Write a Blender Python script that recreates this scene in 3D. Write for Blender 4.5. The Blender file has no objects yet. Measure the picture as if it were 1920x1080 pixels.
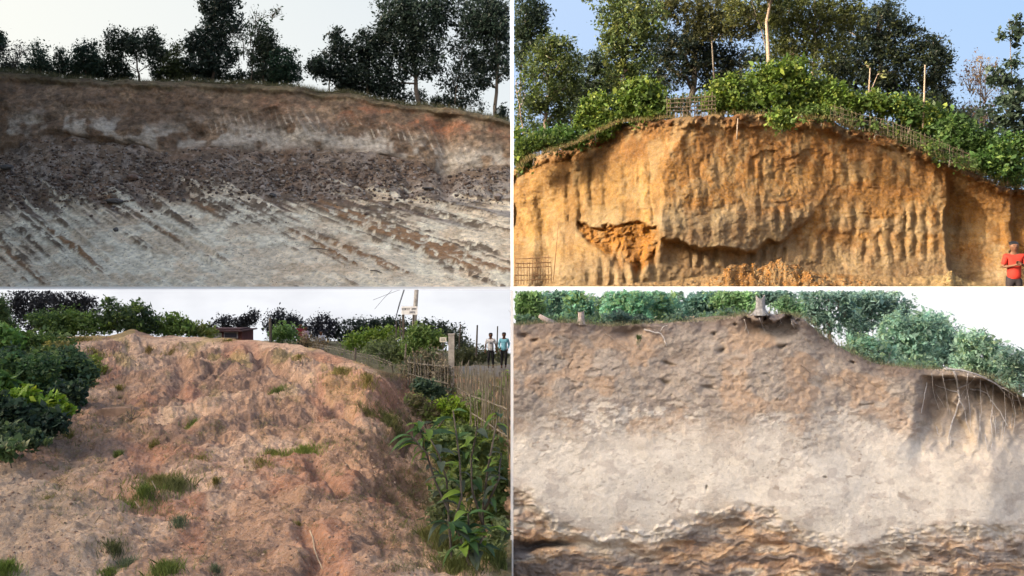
import bpy, bmesh, math, random
import numpy as np
from mathutils import Vector
random.seed(7)
rs = np.random.RandomState(11)
F = 1663.0                       # focal length in pixels of a 1920 wide picture (60 degrees)
scene = bpy.context.scene
COL = scene.collection

# ------------------------------------------------------------ camera, sky, sun, exposure
cam_d = bpy.data.cameras.new("camera"); cam = bpy.data.objects.new("camera", cam_d); COL.objects.link(cam)
cam.location = (0, 0, 0); cam.rotation_euler = (math.radians(90), 0, 0)
cam_d.sensor_width = 36; cam_d.lens = 36 * F / 1920; cam_d.clip_end = 3000; cam_d.clip_start = 0.1
scene.camera = cam
SUN_AZ, SUN_EL = 69.0, 21.0      # degrees left of straight behind the camera, above the horizon
to_sun = Vector((-math.sin(math.radians(SUN_AZ)) * math.cos(math.radians(SUN_EL)),
                 -math.cos(math.radians(SUN_AZ)) * math.cos(math.radians(SUN_EL)), math.sin(math.radians(SUN_EL))))
world = bpy.data.worlds.new("World"); scene.world = world; world.use_nodes = True
wn = world.node_tree; bg = wn.nodes["Background"]
sky = wn.nodes.new("ShaderNodeTexSky"); sky.sky_type = 'NISHITA'; sky.sun_disc = False
sky.sun_elevation = math.radians(SUN_EL); sky.sun_rotation = math.atan2(to_sun.x, to_sun.y)
sky.dust_density = 9.0; sky.air_density = 0.8; sky.ozone_density = 0.0
wn.links.new(sky.outputs[0], bg.inputs[0]); bg.inputs[1].default_value = 0.15
sun_d = bpy.data.lights.new("sun", 'SUN'); sun_d.energy = 2.0; sun_d.angle = math.radians(0.6); sun_d.color = (1.0, 0.88, 0.70)
sun = bpy.data.objects.new("sun", sun_d); COL.objects.link(sun)
sun.rotation_euler = to_sun.to_track_quat('Z', 'Y').to_euler()
scene.view_settings.view_transform = 'Standard'; scene.view_settings.look = 'None'
scene.view_settings.exposure = 1.95; scene.view_settings.gamma = 1.0; scene.view_settings.use_curve_mapping = False
scene.cycles.max_bounces = 6; scene.cycles.diffuse_bounces = 3; scene.cycles.transparent_max_bounces = 4

# ------------------------------------------------------------ numpy helpers
def sm(a, b, x):
    t = np.clip((x - a) / (b - a), 0, 1); return t * t * (3 - 2 * t)
def lerp(a, b, t): return a + (b - a) * t
def _h(ix, iy, iz, seed):
    h = (ix.astype(np.int64) * 374761393 + iy.astype(np.int64) * 668265263 + iz.astype(np.int64) * 1274126177 + seed * 974634777) & 0xffffffff
    h = ((h ^ (h >> 13)) * 1274126177) & 0xffffffff
    h = ((h ^ (h >> 16)) * 2246822519) & 0xffffffff
    return ((h ^ (h >> 15)) & 0xffffff) / float(0xffffff)
def vn(x, y, z=0.0, seed=0):
    x, y, z = np.broadcast_arrays(np.asarray(x, float), np.asarray(y, float), np.asarray(z, float))
    ix, iy, iz = np.floor(x), np.floor(y), np.floor(z)
    fx, fy, fz = x - ix, y - iy, z - iz
    u, v, w = [t * t * t * (t * (t * 6 - 15) + 10) for t in (fx, fy, fz)]
    r = 0
    for dx in (0, 1):
        for dy in (0, 1):
            for dz in (0, 1):
                wgt = (u if dx else 1 - u) * (v if dy else 1 - v) * (w if dz else 1 - w)
                r = r + wgt * _h(ix + dx, iy + dy, iz + dz, seed)
    return r * 2 - 1
def fbm(x, y, z=0.0, seed=0, o=4, g=0.5):
    r, a = 0, 1.0
    for i in range(o):
        r = r + a * vn(x * 2 ** i, y * 2 ** i, np.asarray(z) * 2 ** i, seed + i * 17); a *= g
    return r
def ridge(x, y, z=0.0, seed=0, o=4, g=0.5):
    r, a = 0, 1.0
    for i in range(o):
        r = r + a * (1 - 2 * np.abs(vn(x * 2 ** i, y * 2 ** i, np.asarray(z) * 2 ** i, seed + i * 17))); a *= g
    return r
def P(px, py, d):
    return ((px - 960.5) / F * d, d, (540.5 - py) / F * d)
def W(px, py, d):
    px, py, d = np.broadcast_arrays(px, py, d)
    return np.stack([(px - 960.5) / F * d, d, (540.5 - py) / F * d], -1)
def mixc(c, col, m):
    return c * (1 - m[..., None]) + np.asarray(col, float) * m[..., None]

# ------------------------------------------------------------ object helpers
def link(o, parent=None):
    COL.objects.link(o)
    if parent is not None: o.parent = parent
    return o
def tag(o, label=None, cat=None, group=None, kind=None):
    if label: o['label'] = label
    if cat: o['category'] = cat
    if group: o['group'] = group
    if kind: o['kind'] = kind
    return o
def empty(name, loc, label, cat, group=None, rz=0):
    o = bpy.data.objects.new(name, None); o.location = loc; o.rotation_euler = (0, 0, rz); o.empty_display_size = .1
    link(o); return tag(o, label, cat, group)
def fast(name, V, Q, mat, parent=None, cols=None, smooth=False, loc=None, link_it=True):
    V = np.asarray(V, np.float32).reshape(-1, 3); Q = np.asarray(Q, np.int32)
    k = Q.shape[1]
    me = bpy.data.meshes.new(name)
    me.vertices.add(len(V)); me.vertices.foreach_set('co', V.ravel())
    me.loops.add(Q.size); me.loops.foreach_set('vertex_index', Q.ravel())
    me.polygons.add(len(Q)); me.polygons.foreach_set('loop_start', np.arange(0, Q.size, k, dtype=np.int32))
    if smooth: me.polygons.foreach_set('use_smooth', np.ones(len(Q), bool))
    if cols is not None:
        at = me.color_attributes.new('Col', 'FLOAT_COLOR', 'POINT')
        c4 = np.ones((len(V), 4), np.float32); c4[:, :3] = np.asarray(cols).reshape(-1, 3)
        at.data.foreach_set('color', c4.ravel())
    me.materials.append(mat); me.update(calc_edges=True)
    o = bpy.data.objects.new(name, me)
    if loc is not None: o.location = loc
    if link_it: link(o, parent)
    return o
class MB:
    """collects simple shapes into one mesh"""
    def __init__(s): s.v = []; s.f = []
    def tube(s, pts, rad, n=6, cap=True):
        pts = [Vector(p) for p in pts]
        if not hasattr(rad, '__len__'): rad = [rad] * len(pts)
        b = len(s.v)
        for i, p in enumerate(pts):
            t = (pts[min(i + 1, len(pts) - 1)] - pts[max(i - 1, 0)])
            if t.length < 1e-9: t = Vector((0, 0, 1))
            t.normalize(); a = t.cross(Vector((0.13, 1, 0.07)) if abs(t.y) < .9 else Vector((1, 0, 0))).normalized(); c = t.cross(a)
            for k in range(n):
                an = 2 * math.pi * k / n
                s.v.append(p + (a * math.cos(an) + c * math.sin(an)) * rad[i])
        for i in range(len(pts) - 1):
            for k in range(n):
                s.f.append((b + i * n + k, b + i * n + (k + 1) % n, b + (i + 1) * n + (k + 1) % n, b + (i + 1) * n + k))
        if cap:
            s.f.append(tuple(b + k for k in range(n))[::-1]); e = b + (len(pts) - 1) * n; s.f.append(tuple(e + k for k in range(n)))
    def box(s, x0, x1, y0, y1, z0, z1):
        b = len(s.v)
        s.v += [Vector(p) for p in ((x0, y0, z0), (x1, y0, z0), (x1, y1, z0), (x0, y1, z0), (x0, y0, z1), (x1, y0, z1), (x1, y1, z1), (x0, y1, z1))]
        s.f += [tuple(b + i for i in q) for q in ((3, 2, 1, 0), (4, 5, 6, 7), (0, 1, 5, 4), (1, 2, 6, 5), (2, 3, 7, 6), (3, 0, 4, 7))]
    def build(s, name, mat, parent=None, smooth=False, loc=None):
        me = bpy.data.meshes.new(name); me.from_pydata([tuple(v) for v in s.v], [], s.f); me.materials.append(mat)
        if smooth: me.polygons.foreach_set('use_smooth', [True] * len(me.polygons))
        o = bpy.data.objects.new(name, me)
        if loc is not None: o.location = loc
        return link(o, parent)

# ------------------------------------------------------------ materials
def nm(name):
    m = bpy.data.materials.new(name); m.use_nodes = True
    b = m.node_tree.nodes['Principled BSDF']; b.inputs['Roughness'].default_value = .9; b.inputs['Specular IOR Level'].default_value = .15
    return m, m.node_tree.nodes, m.node_tree.links, b
def soil(name, px, bump=1.0, var=0.45, tint=(1, 1, 1)):
    """px = metres per source pixel at the surface; vertex colour carries the soil's own colour, nodes add grain"""
    m, N, L, b = nm(name)
    tc = N.new('ShaderNodeTexCoord'); at = N.new('ShaderNodeVertexColor'); at.layer_name = 'Col'
    def noise(size_px, det=4, rough=.6, stretch=None):
        t = N.new('ShaderNodeTexNoise'); t.inputs['Scale'].default_value = 1 / (size_px * px); t.inputs['Detail'].default_value = det
        t.inputs['Roughness'].default_value = rough
        if stretch:
            mp = N.new('ShaderNodeMapping'); mp.inputs['Scale'].default_value = stretch; L.new(tc.outputs['Object'], mp.inputs[0]); L.new(mp.outputs[0], t.inputs['Vector'])
        else: L.new(tc.outputs['Object'], t.inputs['Vector'])
        return t
    n1 = noise(11, 7, .72); n2 = noise(60, 4, .55); n3 = noise(3.4, 3, .75)
    r1 = N.new('ShaderNodeMapRange'); r1.inputs[1].default_value = .32; r1.inputs[2].default_value = .68
    r1.inputs[3].default_value = 1 - var; r1.inputs[4].default_value = 1 + var * .55; L.new(n1.outputs[0], r1.inputs[0])
    r2 = N.new('ShaderNodeMapRange'); r2.inputs[1].default_value = .3; r2.inputs[2].default_value = .7
    r2.inputs[3].default_value = 1 - var * .4; r2.inputs[4].default_value = 1 + var * .35; L.new(n2.outputs[0], r2.inputs[0])
    mu = N.new('ShaderNodeMath'); mu.operation = 'MULTIPLY'; L.new(r1.outputs[0], mu.inputs[0]); L.new(r2.outputs[0], mu.inputs[1])
    vm = N.new('ShaderNodeVectorMath'); vm.operation = 'SCALE'; L.new(at.outputs[0], vm.inputs[0]); L.new(mu.outputs[0], vm.inputs['Scale'])
    hs = N.new('ShaderNodeHueSaturation'); L.new(vm.outputs[0], hs.inputs['Color'])
    r3 = N.new('ShaderNodeMapRange'); r3.inputs[1].default_value = .3; r3.inputs[2].default_value = .7; r3.inputs[3].default_value = .8; r3.inputs[4].default_value = 1.2
    L.new(n3.outputs[0], r3.inputs[0]); L.new(r3.outputs[0], hs.inputs['Saturation'])
    L.new(hs.outputs[0], b.inputs['Base Color'])
    bp = N.new('ShaderNodeBump'); bp.inputs['Strength'].default_value = .9; bp.inputs['Distance'].default_value = 5.0 * px * bump
    L.new(n1.outputs[0], bp.inputs['Height'])
    bp2 = N.new('ShaderNodeBump'); bp2.inputs['Strength'].default_value = .8; bp2.inputs['Distance'].default_value = 2.0 * px * bump
    L.new(n3.outputs[0], bp2.inputs['Height']); L.new(bp.outputs[0], bp2.inputs['Normal']); L.new(bp2.outputs[0], b.inputs['Normal'])
    return m
def flat(name, col, rough=.85, var=.25, scale=20, spec=.2, bump=.0):
    m, N, L, b = nm(name); b.inputs['Roughness'].default_value = rough; b.inputs['Specular IOR Level'].default_value = spec
    tc = N.new('ShaderNodeTexCoord'); t = N.new('ShaderNodeTexNoise'); t.inputs['Scale'].default_value = scale; t.inputs['Detail'].default_value = 5
    L.new(tc.outputs['Object'], t.inputs['Vector'])
    r = N.new('ShaderNodeMapRange'); r.inputs[1].default_value = .3; r.inputs[2].default_value = .7; r.inputs[3].default_value = 1 - var; r.inputs[4].default_value = 1 + var
    L.new(t.outputs[0], r.inputs[0])
    vm = N.new('ShaderNodeVectorMath'); vm.operation = 'SCALE'; vm.inputs[0].default_value = col; L.new(r.outputs[0], vm.inputs['Scale'])
    L.new(vm.outputs[0], b.inputs['Base Color'])
    if bump:
        bp = N.new('ShaderNodeBump'); bp.inputs['Strength'].default_value = .8; bp.inputs['Distance'].default_value = bump
        L.new(t.outputs[0], bp.inputs['Height']); L.new(bp.outputs[0], b.inputs['Normal'])
    return m
def leafm(name, trans=.35):
    m, N, L, b = nm(name); b.inputs['Roughness'].default_value = .55; b.inputs['Specular IOR Level'].default_value = .25
    at = N.new('ShaderNodeVertexColor'); at.layer_name = 'Col'; L.new(at.outputs[0], b.inputs['Base Color'])
    tr = N.new('ShaderNodeBsdfTranslucent')
    hs = N.new('ShaderNodeHueSaturation'); hs.inputs['Value'].default_value = 1.5; hs.inputs['Saturation'].default_value = 1.1; L.new(at.outputs[0], hs.inputs['Color']); L.new(hs.outputs[0], tr.inputs[0])
    mx = N.new('ShaderNodeMixShader'); mx.inputs[0].default_value = trans
    L.new(b.outputs[0], mx.inputs[1]); L.new(tr.outputs[0], mx.inputs[2]); L.new(mx.outputs[0], N['Material Output'].inputs[0])
    return m
M_leaf = leafm('leaf'); M_leaf_thin = leafm('thin_leaf', .6)
M_bark = flat('grey_bark', (.13, .11, .09), bump=.01); M_bark_pale = flat('pale_bark', (.24, .185, .14), bump=.01)
M_bamboo = flat('weathered_bamboo', (.17, .155, .125), var=.4, scale=8); M_bamboo_brown = flat('brown_bamboo', (.20, .11, .055), var=.4, scale=8)
M_white = flat('white_paint', (.88, .88, .87), rough=.5, var=.02)
M_conc = flat('concrete', (.36, .34, .31), var=.3, scale=9, bump=.01)

# ------------------------------------------------------------ terrain sheet with skirts
def sheet(name, Wv, C, mat, floor=-6.0):
    nr, nc = Wv.shape[:2]
    idx = np.arange(nr * nc).reshape(nr, nc)
    Q = np.stack([idx[:-1, :-1], idx[:-1, 1:], idx[1:, 1:], idx[1:, :-1]], -1).reshape(-1, 4)
    V = Wv.reshape(-1, 3); CC = C.reshape(-1, 3)
    loop = np.concatenate([idx[0, :], idx[1:, -1], idx[-1, -2::-1], idx[-2:0:-1, 0]])
    S = V[loop].copy(); S[:, 2] = floor; b = len(V); n = len(loop); k = np.arange(n)
    V = np.concatenate([V, S]); CC = np.concatenate([CC, CC[loop] * 0 + np.array([.06, .05, .045])])
    Q = np.concatenate([Q, np.stack([loop, b + k, b + (k + 1) % n, np.roll(loop, -1)], -1)])
    o = fast(name, V, Q, mat, cols=np.clip(CC, .01, .9), smooth=True)
    return tag(o, kind='structure')
def ip(x, pts):
    a = np.array(pts, float); return np.interp(x, a[:, 0], a[:, 1])

# ------------------------------------------------------------ wide ground, unseen hill added to keep the sun off the left and lower sites
Mg, N_, L_, B_ = nm('wide_ground'); B_.inputs['Base Color'].default_value = (.30, .23, .17, 1)
mb = MB(); s_ = 900; mb.v += [Vector(p) for p in ((-s_, -s_, -6.2), (s_, -s_, -6.2), (s_, s_, -6.2), (-s_, s_, -6.2))]; mb.f.append((0, 1, 2, 3))
tag(mb.build('ground', Mg), kind='structure')
ridge_line = [(-27, -90, 16), (-25, -40, 15), (-25, -12, 14.5), (-25, -1.2, 14), (-25, 0.4, 10.2), (-25, 15, 10.2), (-26, 19, 11), (-28, 24, 16), (-34, 38, 21), (-39, 50, 37), (-46, 62, 42), (-60, 88, 42), (-92, 150, 40)]
V, Q, C = [], [], []
for i, (x, y, h) in enumerate(ridge_line):
    V += [(x + 3, y, -6.5), (x, y, h), (x - 12, y, h * .7), (x - 45, y, -6.5)]
    if i:
        b = 4 * i
        Q += [(b - 4 + k, b + k, b + k + 1, b - 4 + k + 1) for k in range(3)]
Mh = flat('sun_blocking_slope', (.45, .40, .32), var=.3, scale=.4, bump=.4)
tag(fast('sun_blocking_hill', V, Q, Mh), kind='structure')

# ------------------------------------------------------------ sky backdrops (each site has its own piece of sky)
def skyplane(name, x0, x1, y, z0, z1, top, bot, strength=1.0, clouds=None, left=None):
    m = bpy.data.materials.new(name); m.use_nodes = True; N = m.node_tree.nodes; L = m.node_tree.links; N.clear()
    out = N.new('ShaderNodeOutputMaterial'); em = N.new('ShaderNodeEmission'); em.inputs[1].default_value = strength; L.new(em.outputs[0], out.inputs[0])
    tc = N.new('ShaderNodeTexCoord'); sp = N.new('ShaderNodeSeparateXYZ'); L.new(tc.outputs['Object'], sp.inputs[0])
    r = N.new('ShaderNodeMapRange'); r.inputs[1].default_value = z0; r.inputs[2].default_value = z1; L.new(sp.outputs['Z'], r.inputs[0])
    mx = N.new('ShaderNodeMix'); mx.data_type = 'RGBA'; mx.inputs[6].default_value = (*bot, 1); mx.inputs[7].default_value = (*top, 1); L.new(r.outputs[0], mx.inputs[0])
    cur = mx.outputs[2]
    if left:
        r2 = N.new('ShaderNodeMapRange'); r2.inputs[1].default_value = x0; r2.inputs[2].default_value = x1; r2.inputs[3].default_value = 1; r2.inputs[4].default_value = 0; L.new(sp.outputs['X'], r2.inputs[0])
        m2 = N.new('ShaderNodeMix'); m2.data_type = 'RGBA'; L.new(r2.outputs[0], m2.inputs[0]); L.new(cur, m2.inputs[6]); m2.inputs[7].default_value = (*left, 1); cur = m2.outputs[2]
    if clouds:
        mp = N.new('ShaderNodeMapping'); mp.inputs['Scale'].default_value = (1, 1, 2.6); L.new(tc.outputs['Object'], mp.inputs[0])
        t = N.new('ShaderNodeTexNoise'); t.inputs['Scale'].default_value = clouds[1]; t.inputs['Detail'].default_value = 5; L.new(mp.outputs[0], t.inputs['Vector'])
        r3 = N.new('ShaderNodeMapRange'); r3.inputs[1].default_value = .45; r3.inputs[2].default_value = .68; L.new(t.outputs[0], r3.inputs[0])
        m3 = N.new('ShaderNodeMix'); m3.data_type = 'RGBA'; L.new(r3.outputs[0], m3.inputs[0]); L.new(cur, m3.inputs[6]); m3.inputs[7].default_value = (*clouds[0], 1); cur = m3.outputs[2]
    L.new(cur, em.inputs[0])
    mb = MB(); mb.v += [Vector(p) for p in ((x0, y, z0), (x1, y, z0), (x1, y, z1), (x0, y, z1))]; mb.f.append((0, 1, 2, 3))
    return tag(mb.build(name, m), kind='structure')
skyplane('sky', -95, 0, 150, 5, 62, (.50, .56, .62), (.66, .68, .66), .37, left=(.70, .70, .65))
skyplane('sky', 0, 100, 105, 0, 42, (.29, .47, .75), (.46, .62, .80), .34, left=(.42, .55, .76))
skyplane('sky', -40, 0, 57.6, -8, -.095, (.80, .81, .84), (.74, .78, .86), .315, clouds=((.66, .67, .71), .13))
skyplane('sky', 0, 19, 16.35, -6.1, -.03, (.76, .76, .78), (.76, .76, .78), .37)

# ------------------------------------------------------------ white bars added as border lines between the four sites
def border_bar(x0, x1, y0, y1, z0, z1):
    mb = MB(); mb.box(x0, x1, y0, y1, z0, z1); tag(mb.build('wall', M_white), kind='structure')  # each box is an added border line, not a wall of the place
g = 2.6 / F
border_bar(-42, -.09, 57.7, 58.2, -6.1, g * 57.7)
border_bar(0.03, 19.5, 16.4, 16.7, -6.1, g * 16.4)
border_bar(-g * 16.4, g * 16.4, 16.4, 16.45, -.03, 6.0)
border_bar(-g * 7.2, g * 7.2, 7.2, 7.21, -2.45, -.02)

# ============================================================ SITE 1 (upper left): grey cut bank above a graded pale yard
def site_tl():
    px = np.linspace(-240, 957.5, 600)[None, :]
    top = ip(px, [(-40, 128), (0, 131), (60, 134), (100, 139), (150, 147), (200, 150), (300, 152), (400, 153), (460, 155), (520, 160), (570, 166), (620, 172), (700, 186), (760, 193), (800, 197), (860, 206), (900, 214), (958, 229)])
    top = top + 3.5 * fbm(px / 40, px * 0, 0, 3, 4)
    tal = ip(px, [(-40, 300), (0, 298), (60, 262), (110, 256), (200, 276), (300, 286), (400, 288), (470, 290), (560, 292), (640, 290), (740, 292), (790, 302), (830, 330), (880, 320), (958, 318)]) + 9 * fbm(px / 80, px * 0, 0, 8, 3, .4)
    ft = ip(px, [(-40, 395), (0, 388), (200, 372), (300, 362), (400, 352), (500, 362), (600, 368), (700, 366), (800, 372), (958, 378)]) + 5 * fbm(px / 90, px * 0, 0, 12, 2, .5)
    n1, n2, n3, n4 = 110, 60, 95, 12
    t1 = np.linspace(0, 1, n1, endpoint=False)[:, None]; t2 = np.linspace(0, 1, n2, endpoint=False)[:, None]
    t3 = np.linspace(0, 1, n3)[:, None]; t4 = np.linspace(0, 1, n4 + 1)[1:, None]
    py = np.concatenate([lerp(545, ft, t1), lerp(ft, tal, t2), lerp(tal, top, t3), top + 0 * t4])
    d = np.concatenate([lerp(58.3, 75, t1 ** .9) + 0 * px, lerp(75, 80.5, t2) + 0 * px, lerp(80.5, 84, t3 ** 1.3) + 0 * px, 84 + t4 * 60 + 0 * px])
    seg = np.concatenate([t1 + 0 * px, 1 + t2 + 0 * px, 2 + t3 + 0 * px, 3 + t4 + 0 * px])
    PX = px + 0 * py
    # fanned wheel and bucket streaks on the ground
    cs = np.linspace(-900, 1400, 600); sl = np.interp(cs, [-900, -400, -100, 150, 330, 450, 550, 660, 760, 900], [1.3, 1.1, .88, .70, .55, .43, .32, .21, .12, .05])
    c = np.empty_like(py)
    for i in range(py.shape[0]):
        yy = py[i]
        order = cs[None, :] + (yy[:, None] - 352) / sl[None, :]
        c[i] = [np.interp(PX[i, j], order[j], cs) for j in range(PX.shape[1])]
    gmask = sm(1.02, .86, seg + .30 * fbm(c / 24, py / 60, 0, 29, 4, .55)); tmask = sm(.9, 1.05, seg) * sm(2.06, 1.9, seg); fmask = sm(1.95, 2.1, seg) * sm(3.06, 2.98, seg)
    s1 = fbm(c / 12, py / 260, 0, 31, 4); s2 = fbm(c / 34, py / 120, 0, 44, 3)
    streak = sm(-.05, .35, s1 * .6 + s2 * .6 + .35 * fbm(PX / 60, py / 22, 0, 47, 3) + .62 * sm(450, 375, py) - .27 + .25 * sm(300, 0, PX) * sm(520, 440, py) - .3 * sm(470, 540, py))
    broken = sm(-.35, .3, fbm(PX / 9, py / 5, 0, 61, 3) + .35 * streak)
    streak = streak * broken
    g = np.zeros(py.shape + (3,)); g[:] = (.50, .475, .40)
    g = mixc(g, (.50, .43, .34), .6 * sm(0, .5, fbm(PX / 120, py / 40, 0, 70, 3)))
    g = mixc(g, (.36, .26, .17), .40 * sm(.1, .5, fbm(PX / 50, py / 18, 0, 72, 3) + .25 * sm(600, 900, PX) * sm(430, 390, py)))
    g = mixc(g, (.085, .062, .045), .92 * streak)
    g = mixc(g, (.24, .14, .075), .7 * sm(.35, .7, s2) * streak)
    g = mixc(g, (.22, .18, .14), .55 * sm(.35, .6, fbm(c / 7, py / 60, 0, 49, 3)) * sm(-.3, .3, fbm(PX / 12, py / 6, 0, 62, 3)) * sm(530, 420, py))
    crack = sm(.86, .97, ridge(PX / 30, py / 9, 0, 81, 2, .4) / 1.4)
    g = mixc(g, (.17, .14, .11), .65 * crack)
    t = np.zeros_like(g); t[:] = (.15, .112, .08)
    t = mixc(t, (.23, .19, .15), .7 * sm(.0, .5, fbm(PX / 45, py / 25, 0, 91, 3)))
    t = mixc(t, (.16, .105, .07), .6 * sm(.1, .5, fbm(PX / 70, py / 22, 0, 95, 3)))
    t = mixc(t, (.07, .055, .045), .7 * sm(.15, .5, fbm(PX / 16, py / 8, 0, 97, 4, .6)))
    t = mixc(t, (.30, .26, .22), .5 * sm(.3, .6, fbm(PX / 14, py / 7, 0, 98, 4, .6)))
    t = mixc(t, (.27, .25, .22), .8 * sm(820, 860, PX) * sm(350, 366, py))
    h = np.clip(seg - 2, 0, 1)
    f = np.zeros_like(g); f[:] = (.19, .13, .085)
    f = mixc(f, (.28, .20, .13), sm(-.1, .5, fbm(PX / 60, py / 30, 0, 101, 3)))
    f = mixc(f, (.30, .135, .075), .8 * sm(430, 620, PX) * np.exp(-((h - .72) / .17) ** 2) * sm(-.6, .3, fbm(PX / 50, py / 20, 0, 104, 3)))
    f = mixc(f, (.10, .075, .055), .55 * sm(.1, .5, fbm(PX / 18, py / 12, 0, 107, 4, .6)))
    f = mixc(f, (.13, .115, .07), .85 * sm(.82, .95, h + .05 * fbm(PX / 20, py / 9, 0, 108, 3)))
    f = mixc(f, (.11, .085, .06), .6 * sm(.0, .5, fbm(PX / 9, py / 9, 0, 109, 4, .65)))
    pale = np.exp(-((h - .22) / .2) ** 2) * sm(.0, .6, fbm(PX / 26, py / 30, 0, 112, 3) + .25 + .5 * sm(380, 480, PX) * sm(960, 800, PX))
    f = mixc(f, (.44, .40, .33), .9 * pale)
    # slanting claw marks, pale on the ribs
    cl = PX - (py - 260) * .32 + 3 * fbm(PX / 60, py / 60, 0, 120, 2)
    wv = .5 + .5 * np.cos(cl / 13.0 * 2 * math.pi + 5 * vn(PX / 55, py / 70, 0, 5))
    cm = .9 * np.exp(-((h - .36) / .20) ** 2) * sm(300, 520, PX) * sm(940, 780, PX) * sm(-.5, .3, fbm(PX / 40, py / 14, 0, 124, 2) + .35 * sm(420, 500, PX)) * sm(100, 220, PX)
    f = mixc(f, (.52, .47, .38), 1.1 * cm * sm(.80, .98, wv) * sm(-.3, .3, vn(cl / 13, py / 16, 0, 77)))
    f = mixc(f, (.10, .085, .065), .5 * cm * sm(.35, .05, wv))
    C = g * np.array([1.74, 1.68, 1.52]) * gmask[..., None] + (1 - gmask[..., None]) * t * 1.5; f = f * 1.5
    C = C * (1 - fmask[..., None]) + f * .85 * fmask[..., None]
    C = mixc(C, (.09, .10, .045), sm(3.0, 3.06, seg))
    X = W(PX, py, d)
    rough = .30 * fbm(X[..., 0] / 3, X[..., 2] / 2.0, X[..., 1] / 3, 7, 5, .55)
    fd = rough * 1.2 + .55 * fbm(X[..., 0] / 9, X[..., 2] / 5, 0, 9, 3) - cm * .28 * sm(.5, 1, wv) * (.35 + .5 * vn(cl / 13, py / 30, 0, 6)) + .8 * np.exp(-((PX - 835) / 18) ** 2) * (h < .9)
    fd += -.5 * sm(.86, .93, h) * sm(1.0, .97, h)
    X[..., 1] += fd * fmask
    X[..., 2] += gmask * (.10 * fbm(c / 12, py / 90, 0, 33, 3) + .10 * streak + .05 * fbm(PX / 8, py / 4, 0, 35, 2)) + tmask * (.35 * fbm(X[..., 0] / 2.2, X[..., 1] / 1.6, 0, 37, 4, .6) + .5 * np.abs(fbm(PX / 80, py / 50, 0, 38, 2)))
    sheet('graded_bank', X, C, soil('grey_brown_soil', .046, 1.3, .50))
    return px[0], top[0], tal[0], ft[0]
TL = site_tl()

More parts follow.
